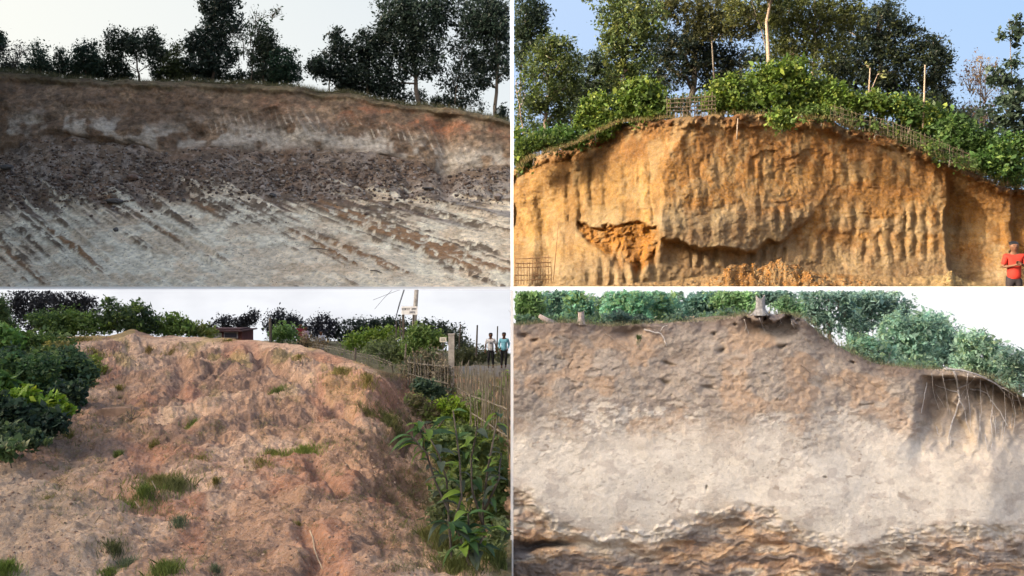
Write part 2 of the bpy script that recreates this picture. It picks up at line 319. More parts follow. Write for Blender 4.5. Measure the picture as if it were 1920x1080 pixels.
# ============================================================ SITE 2 (upper right): sunlit orange cut cliff
def site_tr():
    px = np.linspace(963.3, 2300, 690)[None, :]
    TOP = [(963, 320), (985, 303), (1000, 295), (1025, 286), (1050, 280), (1080, 270), (1100, 258), (1130, 243), (1160, 230), (1200, 227), (1250, 222), (1330, 218), (1400, 214), (1450, 217), (1520, 222), (1560, 226), (1590, 240), (1615, 248), (1650, 250), (1690, 268), (1740, 288), (1790, 311), (1830, 324), (1870, 345), (1900, 353), (1960, 356), (2300, 400)]
    top = ip(px, TOP) + 3.5 * fbm(px / 22, px * 0, 0, 3, 4)
    ft = ip(px, [(963, 537), (1100, 536), (1240, 530), (1400, 505), (1470, 500), (1560, 512), (1700, 520), (1770, 515), (1850, 532), (1960, 536)])
    n1, n3, n4 = 46, 190, 10
    t1 = np.linspace(0, 1, n1, endpoint=False)[:, None]; t3 = np.linspace(0, 1, n3)[:, None]; t4 = np.linspace(0, 1, n4 + 1)[1:, None]
    PX = px + 0 * np.concatenate([t1, t3, t4])
    fpy = lerp(ft, top, t3); h3 = t3 + 0 * px
    # ---- depth of the face
    wx = PX[n1:n1 + n3] + 5 * fbm(px / 45, fpy / 45, 0, 21, 4); wy = fpy + 9 * fbm(px / 36, fpy / 36, 0, 25, 4)
    D = 22.0 + 1.15 * h3 ** 1.1
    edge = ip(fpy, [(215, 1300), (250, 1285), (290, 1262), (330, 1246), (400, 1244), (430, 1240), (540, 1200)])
    D += .0100 * np.clip(edge - wx, 0, 400) * sm(520, 440, fpy) + .004 * np.clip(edge - wx, 0, 400) * sm(440, 520, fpy)
    D += .0030 * np.clip(wx - edge, 0, 330)
    # grey bulge over an undercut, bounded by an arc
    yb = ip(wx, [(1235, 450), (1300, 461), (1400, 466), (1460, 455), (1500, 425), (1540, 385), (1560, 340), (1568, 300), (1575, 230)])
    bulge = sm(6, -5, wy - yb) * sm(1225, 1245, wx) * sm(1572, 1560, wx) * sm(270, 430, wy)
    D -= .30 * bulge * sm(1560, 1330, wx)
    under = sm(-2, 4, wy - yb) * sm(yb + 60, yb + 20, wy) * sm(1240, 1262, wx) * sm(1520, 1440, wx)
    D += .22 * under
    cav = sm(417, 423, wy) * sm(1078, 1086, wx) * sm(1236, 1228, wx) * sm(520, 470, wy + 22 * fbm(wx / 20, wy / 40, 0, 39, 2)) * sm(-14, 10, (wx - 1080) - (wy - 425) * 1.1)
    cavr = cav * (.9 + .35 * fbm(wx / 14, wy / 14, 0, 40, 4, .6))
    D += .36 * cavr
    D += .06 * sm(1402, 1408, wx) * sm(1562, 1556, wx) * sm(286, 290, wy) * sm(350, 318, wy)
    step = sm(1770, 1778, wx - 14 * sm(450, 520, wy)) * sm(.97, .6, h3)
    D += .95 * step - .006 * np.clip(wx - 1790, 0, 200) * step
    D += .5 * sm(1896, 1902, wx) * sm(330, 380, wy)
    D += .25 * np.exp(-((wx - 1020) / 14) ** 2) * sm(340, 400, wy) + .3 * sm(1000, 975, wx) * sm(380, 430, wy)
    def flutes(x0, x1, y0, y1, sp, amp, ph=0, feather=12, p=1.0):
        nonlocal D
        m = sm(x0 - 8, x0 + 8, wx) * sm(x1 + 8, x1 - 8, wx) * sm(y0 - feather, y0 + feather, wy) * sm(y1 + feather * .6, y1 - feather * .6, wy)
        w = np.abs(np.sin((wx + ph) / sp * math.pi + 1.2 * vn(wx / 70, 0 * wx, 0, int(x0)))) ** p
        vary = .6 + .4 * vn(np.floor((wx + ph) / sp) * 3.7, wy / 50, 0, 9)
        D -= 1.05 * amp * (w - .5) * m * vary * (.8 + .5 * fbm(wx / 30, wy / 24, 0, 11, 2))
        return m
    flutes(1050, 1242, 300, 415, 25.5, .24, 6)
    flutes(1100, 1240, 480, 530, 26, .24, 0)
    flutes(1290, 1480, 466, 505, 27, .26, 4, 5)
    flutes(1420, 1560, 288, 330, 27, .13)
    flutes(1290, 1420, 300, 345, 30, .11)
    flutes(1560, 1772, 300, 345, 28, .12)
    flutes(1440, 1772, 388, 432, 27, .20, 9); flutes(1250, 1420, 232, 268, 27, .10, 2); flutes(1240, 1420, 405, 445, 28, .07, 2)
    flutes(1470, 1760, 440, 490, 25, .15, 3)
    flutes(1280, 1440, 350, 400, 29, .09)
    flutes(1780, 1900, 400, 470, 24, .10)
    flutes(960, 1060, 330, 500, 22, .08)
    Xf = W(px, fpy, D)
    D += .026 * fbm(Xf[..., 0] / .50, Xf[..., 2] / .50, 0, 51, 6, .66) + .010 * fbm(Xf[..., 0] / .10, Xf[..., 2] / .6, 0, 52, 3) - .06 * bulge + .06 * fbm(Xf[..., 0] / 1.6, Xf[..., 2] / 1.1, 0, 57, 3)
    led = ridge(wx / 60, wy / 26, 0, 66, 3, .5); D -= .035 * sm(1.0, 1.5, led) * sm(.2, .6, fbm(wx / 90, wy / 60, 0, 68, 2) + .3) 
    D += .016 * fbm(Xf[..., 0] / .16, Xf[..., 2] / .10, 0, 59, 3, .6) * (1 + 1.2 * sm(.85, 1, h3))
    # crumbly lip
    D -= .14 * sm(.90, .95, h3) * sm(1.0, .985, h3) * (1 + fbm(px / 12, fpy / 12, 0, 70, 3))
    # ---- front ground and spoil heaps
    gz0 = -.62; fz = (540.5 - ft) / F * D[0:1]; fd0 = D[0:1]
    gd = lerp(16.75, fd0, t1); gz = lerp(gz0, fz, t1 ** 1.6)
    gx = (px - 960.5) / F * fd0 + 0 * t1; gx = lerp((px - 960.5) / F * 16.75, gx, t1)
    G = np.stack([gx, gd, gz], -1)
    gpx = 960.5 + G[..., 0] / G[..., 1] * F
    heap = .50 * np.exp(-((gpx - 1465) / 85) ** 2 - ((gd - 20.6) / .8) ** 2) + .38 * np.exp(-((gpx - 1370) / 60) ** 2 - ((gd - 20.3) / .7) ** 2) + .3 * np.exp(-((gpx - 1620) / 90) ** 2 - ((gd - 20.4) / .8) ** 2) + .5 * np.exp(-((gpx - 1790) / 36) ** 2 - ((gd - 20.8) / .7) ** 2) + .2 * np.exp(-((gpx - 1180) / 120) ** 2 - ((gd - 20.6) / .8) ** 2)
    G[..., 2] += heap * (1 + .25 * fbm(gpx / 22, gd * 3, 0, 71, 3)) + .05 * fbm(gpx / 9, gd * 8, 0, 73, 3)
    Xf = W(px, fpy, D)
    Xb = W(px, top + 0 * t4, D[-1:] + 0 * t4); Xb[..., 1] += 20 * t4; Xb[..., 2] += -.02 - .3 * t4 - .4 * t4 * sm(1600, 1900, px)
    X = np.concatenate([G, Xf, Xb])
    # ---- colour
    C = np.zeros(fpy.shape + (3,)); C[:] = (.50, .27, .095)
    n = fbm(px / 70, fpy / 40, 0, 80, 4)
    C = mixc(C, (.56, .36, .16), sm(-.1, .5, n) * .6)
    C = mixc(C, (.66, .42, .17), .75 * sm(edge + 6, edge - 10, wx))  # left face painted paler, putting part of its sunlit look into colour
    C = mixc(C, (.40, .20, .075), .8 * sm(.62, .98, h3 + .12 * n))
    C = mixc(C, (.47, .23, .08), .6 * sm(.1, .5, fbm(px / 120, fpy / 30, 0, 83, 3)) * sm(1250, 1300, px))
    C = mixc(C, (.40, .31, .20), .7 * bulge * sm(385, 410, wy))
    C = mixc(C, (.60, .49, .31), .55 * np.exp(-((h3 - .38) / .10) ** 2) * sm(-.4, .4, fbm(px / 50, fpy / 25, 0, 86, 3)))
    C = mixc(C, (.56, .46, .30), .6 * sm(.28, .1, h3))
    C = mixc(C, (.60, .27, .055), .85 * np.clip(cav * 1.5, 0, 1))
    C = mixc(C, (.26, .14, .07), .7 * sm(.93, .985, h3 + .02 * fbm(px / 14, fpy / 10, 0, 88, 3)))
    C = mixc(C, (.28, .145, .055), .4 * sm(.1, .55, fbm(px / 16, fpy / 55, 0, 87, 4, .6)))
    C = mixc(C, (.58, .44, .24), .45 * sm(.2, .6, fbm(px / 24, fpy / 40, 0, 84, 4, .6)))
    Cg = np.zeros(gpx.shape + (3,)); Cg[:] = (.56, .38, .19)
    Cg = mixc(Cg, (.50, .24, .07), .9 * sm(1290, 1380, gpx) * sm(1640, 1560, gpx) * sm(-.5, .2, fbm(gpx / 18, gd * 4, 0, 90, 3)))
    Cg = mixc(Cg, (.66, .50, .24), .8 * np.exp(-((gpx - 1790) / 60) ** 2))
    Cb = np.zeros(Xb.shape); Cb[:] = (.12, .10, .05)
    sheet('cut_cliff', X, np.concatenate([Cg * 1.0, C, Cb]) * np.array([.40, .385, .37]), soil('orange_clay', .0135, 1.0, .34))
    return TOP, px[0], G
TRTOP, TRpx, TRG = site_tr()

# ============================================================ SITE 3 (lower left): pink bare mound
def bl_depth(px, py):
    a = ip(py, [(600, 24.0), (620, 22.5), (640, 20.0), (700, 15.3), (800, 11.0), (900, 8.5), (1000, 6.7), (1100, 5.4)])
    b = ip(py, [(660, 50.0), (690, 44.0), (702, 40.0), (760, 25.0), (820, 17.0), (900, 11.0), (1000, 7.2), (1100, 5.4)])
    m = sm(670, 880, px + .12 * (py - 760))
    return np.exp(lerp(np.log(a), np.log(b), m))
def site_bl():
    px = np.linspace(-200, 960, 570)[None, :]
    crest = ip(px, [(-40, 640), (100, 634), (170, 630), (215, 628), (250, 619), (290, 630), (400, 633), (500, 640), (560, 648), (620, 662), (700, 690), (760, 706), (800, 700), (830, 692), (870, 688), (960, 686)]) + 2.0 * fbm(px / 25, px * 0, 0, 4, 3)
    n1, n4 = 260, 14
    t1 = np.linspace(0, 1, n1)[:, None]; t4 = np.linspace(0, 1, n4 + 1)[1:, None]
    py = lerp(1100, crest, t1 ** .85); PX = px + 0 * py
    d = bl_depth(PX, py)
    X = W(PX, py, d)
    x, y = X[..., 0], X[..., 1]
    fade = sm(1.0, .93, t1)
    sc = np.clip(y / 9, .7, 2.2)
    rel = .075 * fbm(x / 1.1, y / 1.5, 0, 5, 5, .62) - .06 * sm(.45, 1.25, ridge(x / 1.9 + .25 * y, y / 3.6, 0, 8, 5, .55)) + .030 * fbm(x / .30, y / .30, 0, 14, 5, .72) + .03 * sm(.3, 1.2, ridge(x / .5, y / .6, 0, 16, 3, .55))
    def gully(pts, w, dep):
        m = np.zeros_like(py)
        for (a, b), (c, e) in zip(pts[:-1], pts[1:]):
            vx, vy = c - a, e - b; t = np.clip(((PX - a) * vx + (py - b) * vy) / (vx * vx + vy * vy), 0, 1)
            q = np.hypot(PX - a - t * vx + 5 * vn(PX / 20, py / 14, 0, 3), (py - b - t * vy) * 1.6 + 5 * vn(PX / 20, py / 14, 0, 4)); m = np.maximum(m, np.exp(-(q / w) ** 2))
        return m * dep
    gl = gully([(470, 650), (500, 690), (560, 720), (640, 760), (760, 830)], 13, .20) + gully([(330, 665), (345, 700), (330, 735)], 16, .14) + gully([(590, 860), (620, 905), (640, 920)], 16, .14) + gully([(400, 690), (370, 725), (440, 690)], 10, .10) + gully([(575, 985), (600, 1020), (590, 1080)], 18, .10) + gully([(650, 860), (700, 900), (790, 960)], 12, .08) + gully([(70, 880), (200, 930), (340, 950)], 12, .07)
    bumps = .20 * np.exp(-((PX - 255) / 45) ** 2 - ((py - 632) / 10) ** 2) + .16 * np.exp(-((PX - 440) / 55) ** 2 - ((py - 745) / 26) ** 2) + .16 * np.exp(-((PX - 700) / 60) ** 2 - ((py - 745) / 26) ** 2) + .08 * np.exp(-((PX - 690) / 50) ** 2 - ((py - 890) / 16) ** 2)
    X[..., 2] += fade * (rel * sc ** .7 - gl * 1.15 + bumps * .8)
    # little earth step right of centre
    d_edge = d[-1:]
    Xb = W(px, crest + 0 * t4, d_edge + 0 * t4)
    Xb[..., 1] = lerp(d_edge, 57.0, t4); zt = ip(px, [(-40, -3.4), (640, -3.4), (760, -3.9), (860, -4.05), (960, -4.05)])
    Xb[..., 0] = (px - 960.5) / F * Xb[..., 1]
    zz = X[-1:, :, 2]; Xb[..., 2] = lerp(zz, np.minimum(zz - .3, zt), sm(0, .25, t4)) 
    C = np.zeros(py.shape + (3,)); C[:] = (.44, .285, .19)
    n = fbm(x / 1.5, y / 2, 0, 21, 4); n2 = fbm(x / .5, y / .8, 0, 25, 4)
    C = mixc(C, (.63, .45, .32), .8 * sm(.0, .5, n)); C = mixc(C, (.25, .17, .13), .75 * sm(.05, .5, n2 * .7 - n * .6))
    C = mixc(C, (.15, .10, .08), .5 * sm(.25, .6, fbm(x / .16, y / .2, 0, 30, 4, .65)))
    C = mixc(C, (.47, .23, .145), .5 * sm(.2, .6, fbm(PX / 90, py / 50, 0, 29, 3)))
    C = mixc(C, (.30, .20, .155), .6 * np.clip(gl * 6, 0, 1))
    C = mixc(C, (.40, .32, .235), .7 * sm(330, 90, PX) * sm(800, 900, py))
    ms = sm(.25, .55, fbm(PX / 45, py / 26, 0, 33, 3))
    C = mixc(C, (.36, .29, .11), .6 * ms * sm(860, 600, py))
    C = mixc(C, (.20, .19, .09), .75 * sm(790, 850, PX + .1 * (py - 800)) * sm(-.4, .2, n2))
    C = mixc(C, (.27, .265, .25), sm(858, 868, PX) * sm(712, 704, py))
    Cb = np.zeros(Xb.shape); Cb[:] = (.20, .18, .10)
    sheet('bare_mound', np.concatenate([X, Xb]), np.concatenate([C, Cb]) * np.array([1.0, .97, .94]), soil('pink_soil', .0075, 1.25, .40))
site_bl()

# ============================================================ SITE 4 (lower right): pale cut face with layered foot
BRTOP = [(963, 611), (1000, 607), (1060, 604), (1100, 607), (1140, 612), (1165, 610), (1250, 605), (1330, 602), (1380, 594), (1400, 590), (1430, 587), (1480, 590), (1505, 598), (1530, 618), (1560, 640), (1600, 664), (1640, 682), (1700, 690), (1740, 692), (1800, 695), (1850, 706), (1880, 722), (1920, 744), (1960, 765), (2300, 800)]
def br_layer(px): return ip(px, [(963, 925), (1010, 942), (1050, 975), (1100, 995), (1160, 1003), (1220, 990), (1290, 968), (1370, 950), (1450, 952), (1500, 985), (1560, 1008), (1610, 1032), (1680, 1000), (1760, 985), (1850, 992), (1960, 985)])
def site_br():
    px = np.linspace(963, 2300, 740)[None, :]
    top = ip(px, BRTOP) + 1.6 * fbm(px / 22, px * 0, 0, 3, 4)
    n3, n4 = 280, 10
    t3 = np.linspace(0, 1, n3)[:, None]; t4 = np.linspace(0, 1, n4 + 1)[1:, None]
    py = lerp(1100, top, t3); h = t3 + 0 * px; PX = px + 0 * py
    wx = PX + 7 * fbm(PX / 45, py / 45, 0, 21, 3); wy = py + 6 * fbm(PX / 45, py / 45, 0, 24, 3)
    D = 7.55 + .75 * h ** 1.4
    D -= .18 * np.exp(-((wx - 1450) / 75) ** 2 - ((wy - 600) / 26) ** 2)
    D += .26 * np.exp(-((wx - 1446) / 46) ** 4) * sm(596, 604, wy + 9 * fbm(PX / 12, py / 9, 0, 13, 3)) * sm(642, 604, wy)
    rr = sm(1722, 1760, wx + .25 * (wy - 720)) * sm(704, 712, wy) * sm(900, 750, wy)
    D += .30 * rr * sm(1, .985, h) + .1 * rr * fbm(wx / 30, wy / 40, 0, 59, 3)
    D += .22 * sm(1840, 1960, wx + .1 * (wy - 900)) * sm(740, 940, wy)
    D += .10 * np.exp(-((wx - 1185) / 22) ** 2 - ((wy - 622) / 9) ** 2)
    for (cx, cy, a, b) in ((983, 627, 8, 4), (1006, 635, 6, 3), (1379, 613, 4, 2.5), (1338, 630, 4, 2.5), (1357, 656, 7, 2.5), (1463, 648, 5, 3), (1600, 678, 3, 2), (1248, 684, 10, 2.5), (1247, 714, 7, 3), (1325, 731, 12, 3), (1324, 921, 2, 2), (1549, 898, 1.5, 1.5)):
        D += .07 * np.exp(-((wx - cx) / a) ** 2 - ((wy - cy - .35 * (wx - cx) * (a > 9)) / b) ** 2)
    # layered ledges at the foot
    L0 = br_layer(wx); lowc_m = .9 * sm(-24, 60, wy - L0 + 22 * fbm(PX / 34, py / 14, 0, 35, 4, .6)); low = sm(-5, 10, wy - L0 + 9 * fbm(PX / 16, py / 9, 0, 34, 3)) 
    strat = wy + 26 * vn(wx / 150, wy / 120, 0, 30) + 10 * fbm(wx / 50, wy / 30, 0, 31, 3)
    saw = (strat / 24 + .8 * vn(wx / 60, wy / 40, 0, 41)) % 1.0
    ledm = low * sm(-5, 45, wy - L0) * sm(-.35, .35, fbm(wx / 80, wy / 22, 0, 44, 3) + .15)
    D += .010 * low * fbm(wx / 14, wy / 9, 0, 43, 4, .65); D += ledm * (.012 * saw ** 3 - .004) * (.3 + 1.2 * np.clip(vn(wx / 60, wy / 30, 0, 42), 0, 1)) + .06 * sm(-10, 40, wy - L0)
    D += .05 * low * fbm(wx / 80, wy / 50, 0, 47, 6, .62) - .025 * low * sm(.9, 1.4, ridge(wx / 70 + wy / 60, wy / 26, 0, 49, 3, .5))
    D += .22 * np.exp(-((wx - 1020) / 75) ** 2 - ((wy - 1022) / 9) ** 2) + .2 * np.exp(-((wx - 1645) / 30) ** 2 - ((wy - 1068) / 6) ** 2) + .12 * np.exp(-((wx - 1530) / 26) ** 2 - ((wy - 1040) / 10) ** 2)
    X = W(PX, py, D)
    up = sm(880, 760, py + 30 * fbm(PX / 90, py / 60, 0, 60, 3))
    D += (.004 + .010 * up) * fbm(X[..., 0] / .30, X[..., 2] / .22, 0, 51, 6, .68) + .035 * fbm(X[..., 0] / .9, X[..., 2] / .7, 0, 55, 3) + .006 * (up + low) * fbm(X[..., 0] / .06, X[..., 2] / .04, 0, 56, 3)
    sc_ = ridge(wx / 40 + wy / 90, wy / 22, 0, 58, 3, .5); D += .016 * sm(1.15, 1.6, sc_) * (.2 + up) * sm(-.1, .4, fbm(wx / 60, wy / 50, 0, 53, 2))
    X = W(PX, py, D)
    Xb = W(px, top + 0 * t4, D[-1:] + 0 * t4); Xb[..., 1] += 7.5 * t4; Xb[..., 2] -= .03 + .25 * t4
    C = np.zeros(py.shape + (3,)); C[:] = (.73, .68, .59)
    n = fbm(PX / 80, py / 60, 0, 61, 4); n2 = fbm(PX / 22, py / 15, 0, 64, 4)
    C = mixc(C, (.37, .315, .26), .9 * sm(850, 740, py + 40 * n))
    C = mixc(C, (.27, .225, .19), .8 * up * sm(.05, .5, fbm(PX / 16 + py / 30, py / 8, 0, 63, 4, .65) + .3 * n))
    C = mixc(C, (.47, .33, .22), .6 * up * sm(.1, .5, fbm(PX / 60, py / 40, 0, 67, 3)))
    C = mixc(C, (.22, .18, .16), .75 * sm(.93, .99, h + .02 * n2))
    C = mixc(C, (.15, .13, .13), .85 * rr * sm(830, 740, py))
    C = mixc(C, (.50, .41, .31), .6 * sm(1700, 1800, PX) * sm(950, 800, py))
    C = mixc(C, (.52, .46, .40), .6 * sm(.2, .5, n2) * (1 - up) * (1 - low))
    sp = vn(PX / 4.5, py / 3.2, 0, 93); C = mixc(C, (.27, .22, .18), .45 * sm(.68, .85, sp) * sm(-.1, .5, fbm(PX / 50, py / 40, 0, 94, 3) + .15 * up))
    ck = ridge(PX / 46 + py / 70, py / 26 - PX / 90, 0, 96, 3, .55); C = mixc(C, (.25, .19, .14), .55 * sm(1.35, 1.6, ck) * sm(-.2, .4, fbm(PX / 70, py / 50, 0, 97, 2)))
    lowc = np.zeros_like(C); lowc[:] = (.58, .39, .235)
    lowc = mixc(lowc, (.62, .55, .45), .85 * sm(-.15, .35, fbm(PX / 70, py / 24, 0, 71, 3) + .5 * sm(1560, 1640, PX) * sm(1760, 1700, PX)))
    lowc = mixc(lowc, (.34, .19, .115), .6 * sm(.15, .5, fbm(wx / 50, wy / 12, 0, 73, 3)))
    lowc = mixc(lowc, (.17, .135, .12), .85 * sm(.15, .5, fbm(wx / 60, wy / 14, 0, 76, 3) + .5 * sm(1150, 1000, PX) * sm(1000, 1030, py) + .5 * sm(1030, 1070, py)))
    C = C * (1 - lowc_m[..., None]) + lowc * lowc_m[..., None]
    C = mixc(C, (.20, .12, .075), .5 * ledm * sm(.84, .96, saw) * sm(-.1, .4, fbm(wx / 40, wy / 30, 0, 79, 2)))
    Cb = np.zeros(Xb.shape); Cb[:] = (.20, .17, .12)
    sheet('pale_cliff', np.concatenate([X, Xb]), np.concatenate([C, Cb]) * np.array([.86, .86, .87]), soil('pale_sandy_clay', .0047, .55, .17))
    return px[0], top[0]
BRS = site_br()

# ============================================================ vegetation builders
def crown_mesh(blobs, n, size, col, spread, clip=None, width=.5, droop=.15, var=.35, young=None, clus=14, seed=0, hollow=.45):
    """leaves: blobs = (x, y, z, rx, ry, rz) world; returns verts, quads, colours"""
    R = np.random.RandomState(seed)
    B = np.array(blobs, float); vol = (B[:, 3] * B[:, 5]) ; w = vol / vol.sum()
    nc = max(4, n // clus)
    bi = R.choice(len(B), nc, p=w)
    u = R.normal(size=(nc, 3)); u /= np.linalg.norm(u, axis=1)[:, None]
    r = R.uniform(hollow ** 3, 1, nc) ** (1 / 3.0)
    lump = 1 + .38 * vn(u[:, 0] * 2.6 + bi * 3, u[:, 1] * 2.6, u[:, 2] * 2.6, seed) + .30 * (R.rand(nc) < .07)
    cc = B[bi, :3] + u * (r * lump)[:, None] * B[bi, 3:6]
    cr = spread * R.uniform(.5, 1.3, nc)
    ci = np.repeat(np.arange(nc), clus); m = len(ci)
    p = cc[ci] + R.normal(size=(m, 3)) * (cr[ci] * .5)[:, None]
    if clip is not None:
        k = clip(p, size * 1.0); p = p[k]; ci = ci[k]; m = len(ci)
    nrm = R.normal(size=(m, 3)) * .8 + np.array([0, -.15, .75]); nrm /= np.linalg.norm(nrm, axis=1)[:, None]
    a = R.normal(size=(m, 3)); a -= nrm * (a * nrm).sum(1)[:, None]; a /= np.linalg.norm(a, axis=1)[:, None]
    a[:, 2] -= droop; b = np.cross(nrm, a)
    s = size * (R.uniform(.45, 1.15, m) + .9 * (R.rand(m) < .10))[:, None]
    V = np.stack([p - a * s * .5, p + b * s * width * .5 - a * s * .08 - nrm * s * .06, p + a * s * .55, p - b * s * width * .5 - a * s * .08 - nrm * s * .06], 1)
    base = np.array(col, float)[None, :] * np.ones((m, 1))
    cv = R.uniform(1 - var, 1 + var, nc)[ci] * R.uniform(.75, 1.25, m)
    base = base * cv[:, None]
    if young is not None:
        y = (R.rand(nc) < .3)[ci] & (R.rand(m) < .75)
        base[y] = np.array(young)[None, :] * R.uniform(.7, 1.2, y.sum())[:, None]
    C = np.repeat(base, 4, 0)
    Q = np.arange(4 * m).reshape(m, 4)
    return V.reshape(-1, 3), Q, C
def clip_left(p, s): return (p[:, 0] < -.0016 * p[:, 1] - s * .45)
def clip_right(p, s): return (p[:, 0] > .0016 * p[:, 1] + s * .45)
def clip_low(p, s): return (p[:, 2] < -.0018 * p[:, 1] - s * .5) & (p[:, 0] < -.002 * p[:, 1] - s * .45)
def clip_low_r(p, s): return (p[:, 2] < -.0018 * p[:, 1] - s * .5) & (p[:, 0] > .002 * p[:, 1] + s * .45)
def tree(label, base, d, blobs, trunk=4, n=3000, leaf=5, col=(.035, .06, .035), group=None, clip=None, name='tree', cat='tree', bark=None,
         spread=10, young=None, seed=None, depth=.8, mat=None, limbs=True, twigs=0, width=.5, var=.35, clus=14, fork=None, lean=0, hollow=.45, droop=.15, crown='crown'):
    """blobs in source pixels (px, py, rx, ry) seen at distance d; all sizes become metres at d"""
    k = d / F; seed = seed if seed is not None else (abs(hash((base, d))) % 9973 if False else int(base[0] * 7 + base[1] * 3 + d * 11) % 9973)
    R = random.Random(seed)
    bx, by, bz = P(base[0], base[1], d)
    root = empty(name, (bx, by, bz), label, cat, group)
    o = np.array([bx, by, bz])
    bl = []
    for (px, py, rx, ry) in blobs:
        x, y, z = P(px, py, d); bl.append((x, y + R.uniform(-.3, .3) * rx * k, z, rx * k * 1.1, rx * k * depth, ry * k * 1.1))
    V, Q, C = crown_mesh(bl, int(n * 1.25), leaf * k, col, spread * k, clip, seed=seed, young=young, width=width, var=var, clus=clus, hollow=hollow, droop=droop)
    fast(crown, V - o, Q, mat or M_leaf, root, cols=C)
    mb = MB(); tw = trunk * k
    if trunk:
        cx = sum(b[0] * b[3] for b in bl) / sum(b[3] for b in bl); zt = max(b[2] + b[5] * .35 for b in bl); zm = min(b[2] for b in bl)
        p0 = Vector((0, 0, -.15)); top = Vector((cx + lean * k - bx, 0, zt - bz)) if fork is None else Vector(P(fork[0], fork[1], d)) - Vector(o)
        pts = []
        for i in range(8):
            t = i / 7; q = p0.lerp(top, t); q += Vector((R.uniform(-1, 1), R.uniform(-1, 1), 0)) * tw * .5 * (t > 0) * (t < 1); pts.append(q)
        mb.tube(pts, [tw * (.5 - .34 * i / 7) for i in range(8)], 7)
        mb.build('trunk', bark or M_bark, root, smooth=True)
        if limbs:
            for b in bl:
                m2 = MB(); c = Vector(b[:3]) - Vector(o)
                t = min(.85, max(.2, (c.z - b[5] * .9 + .15) / max(.1, top.z + .15) )); st = p0.lerp(top, t)
                mid = st.lerp(c, .55) + Vector((R.uniform(-1, 1), R.uniform(-1, 1), R.uniform(0, 1))) * tw * .8
                m2.tube([st, mid, c], [tw * .24, tw * .17, tw * .08], 5)
                for j in range(3):
                    e = c + Vector((R.uniform(-1, 1) * b[3], R.uniform(-1, 1) * b[4], R.uniform(-.3, 1) * b[5])) * .75
                    m2.tube([mid.lerp(c, R.uniform(0, 1)), e], [tw * .1, tw * .03], 4)
                if clip is not None:
                    pv = np.array([tuple(v + Vector(o)) for v in m2.v])
                    if not clip(pv, 0).all(): continue
                m2.build('limb', bark or M_bark, root, smooth=True)
    if twigs:
        m2 = MB()
        for j in range(twigs):
            b = R.choice(bl); c = Vector(b[:3]) - Vector(o); e = c + Vector((R.uniform(-1, 1) * b[3], R.uniform(-.5, .5) * b[4], R.uniform(-.2, 1.1) * b[5]))
            s0 = Vector((c.x * .8, 0, c.z - b[5] * R.uniform(.2, 1))); mm = s0.lerp(e, .5) + Vector((R.uniform(-1, 1), 0, R.uniform(0, 1))) * b[3] * .12
            m2.tube([s0, mm, e], [tw * .12 + k * .35, k * .35, k * .18], 4)
        m2.build('twigs', bark or M_bark, root)
    return root
DK = (.020, .034, .026); DK2 = (.030, .046, .030)

# ------------------------------------------------------------ site 1 trees along the top of the bank
G1 = 'trees standing along the top of the grey cut bank'
def t1(label, base, blobs, **k):
    k.setdefault('group', G1); k['n'] = int(k['n'] * 1.35); k.setdefault('clip', clip_left); d = k.pop('d', 88)
    return tree(label, base, d, blobs, **k)
t1('dark tree cut by the left edge of the grey bank scene, bare twigs above it', (-6, 134), [(-8, 92, 18, 26), (0, 74, 9, 12)], n=1500, trunk=4, twigs=6)
t1('thin grey leafless shrub just right of the dark tree on the bank edge', (28, 134), [(26, 112, 24, 20), (40, 96, 14, 14)], n=500, leaf=4, col=(.07, .07, .06), trunk=2, twigs=26)
t1('pale green pointed shrub above the left end of the bank', (76, 136), [(76, 105, 14, 20), (70, 122, 24, 12)], n=1500, leaf=4.5, col=(.055, .085, .055), trunk=2)
t1('small green shrub between the pointed shrub and the twin crowned tree', (112, 139), [(115, 112, 9, 16), (108, 128, 20, 9)], n=900, leaf=4.5, col=(.05, .075, .05), trunk=2)
t1('low bushy green tree rising left of the twin crowned tree', (160, 147), [(168, 105, 22, 22), (150, 125, 24, 16), (184, 128, 18, 15)], n=3000, leaf=5, col=(.035, .06, .04), trunk=3)
t1('twin crowned tree with bright sky showing under its crown', (262, 150), [(212, 78, 15, 22), (243, 78, 17, 18), (285, 78, 17, 20), (262, 92, 30, 16), (214, 108, 20, 26), (298, 112, 18, 26), (232, 130, 14, 14)], n=5200, leaf=5, col=DK2, trunk=4)
t1('light green roundish shrub in front of the tall tree foot', (330, 152), [(336, 92, 10, 10), (322, 118, 20, 20), (340, 135, 24, 14)], n=1900, leaf=5, col=(.055, .075, .03), trunk=2)
t1('tall narrow dark tree reaching the top edge, left half of the bank', (398, 153), [(400, 8, 26, 26), (416, 40, 38, 30), (398, 72, 30, 28), (372, 82, 24, 24), (410, 108, 34, 24), (380, 122, 30, 20), (425, 2, 22, 18)], n=8600, leaf=5.5, col=DK, trunk=6)
t1('nearly bare tree with long curved branches beside the tall dark tree', (470, 156), [(455, 85, 16, 28), (470, 60, 8, 30), (488, 40, 20, 22), (520, 25, 10, 12)], n=420, leaf=5, trunk=3, twigs=34)
t1('rounded dark tree with a ragged top left of the low dense bush', (496, 158), [(497, 80, 20, 30), (486, 108, 20, 24), (508, 92, 14, 22), (500, 140, 22, 14)], n=3400, leaf=5, col=DK2, trunk=4)
t1('low dense dark green bush at the end of the left group of trees', (535, 162), [(532, 120, 22, 24), (545, 140, 20, 18), (518, 140, 16, 18)], n=3600, leaf=5, col=(.022, .048, .030), trunk=2, name='bush', cat='bush')
t1('spreading dark bush with one upright shoot right of the gap of sky', (618, 172), [(630, 66, 9, 16), (640, 95, 18, 22), (610, 125, 26, 20), (590, 128, 14, 10), (640, 145, 28, 20)], n=4200, leaf=5.5, col=DK, trunk=3)
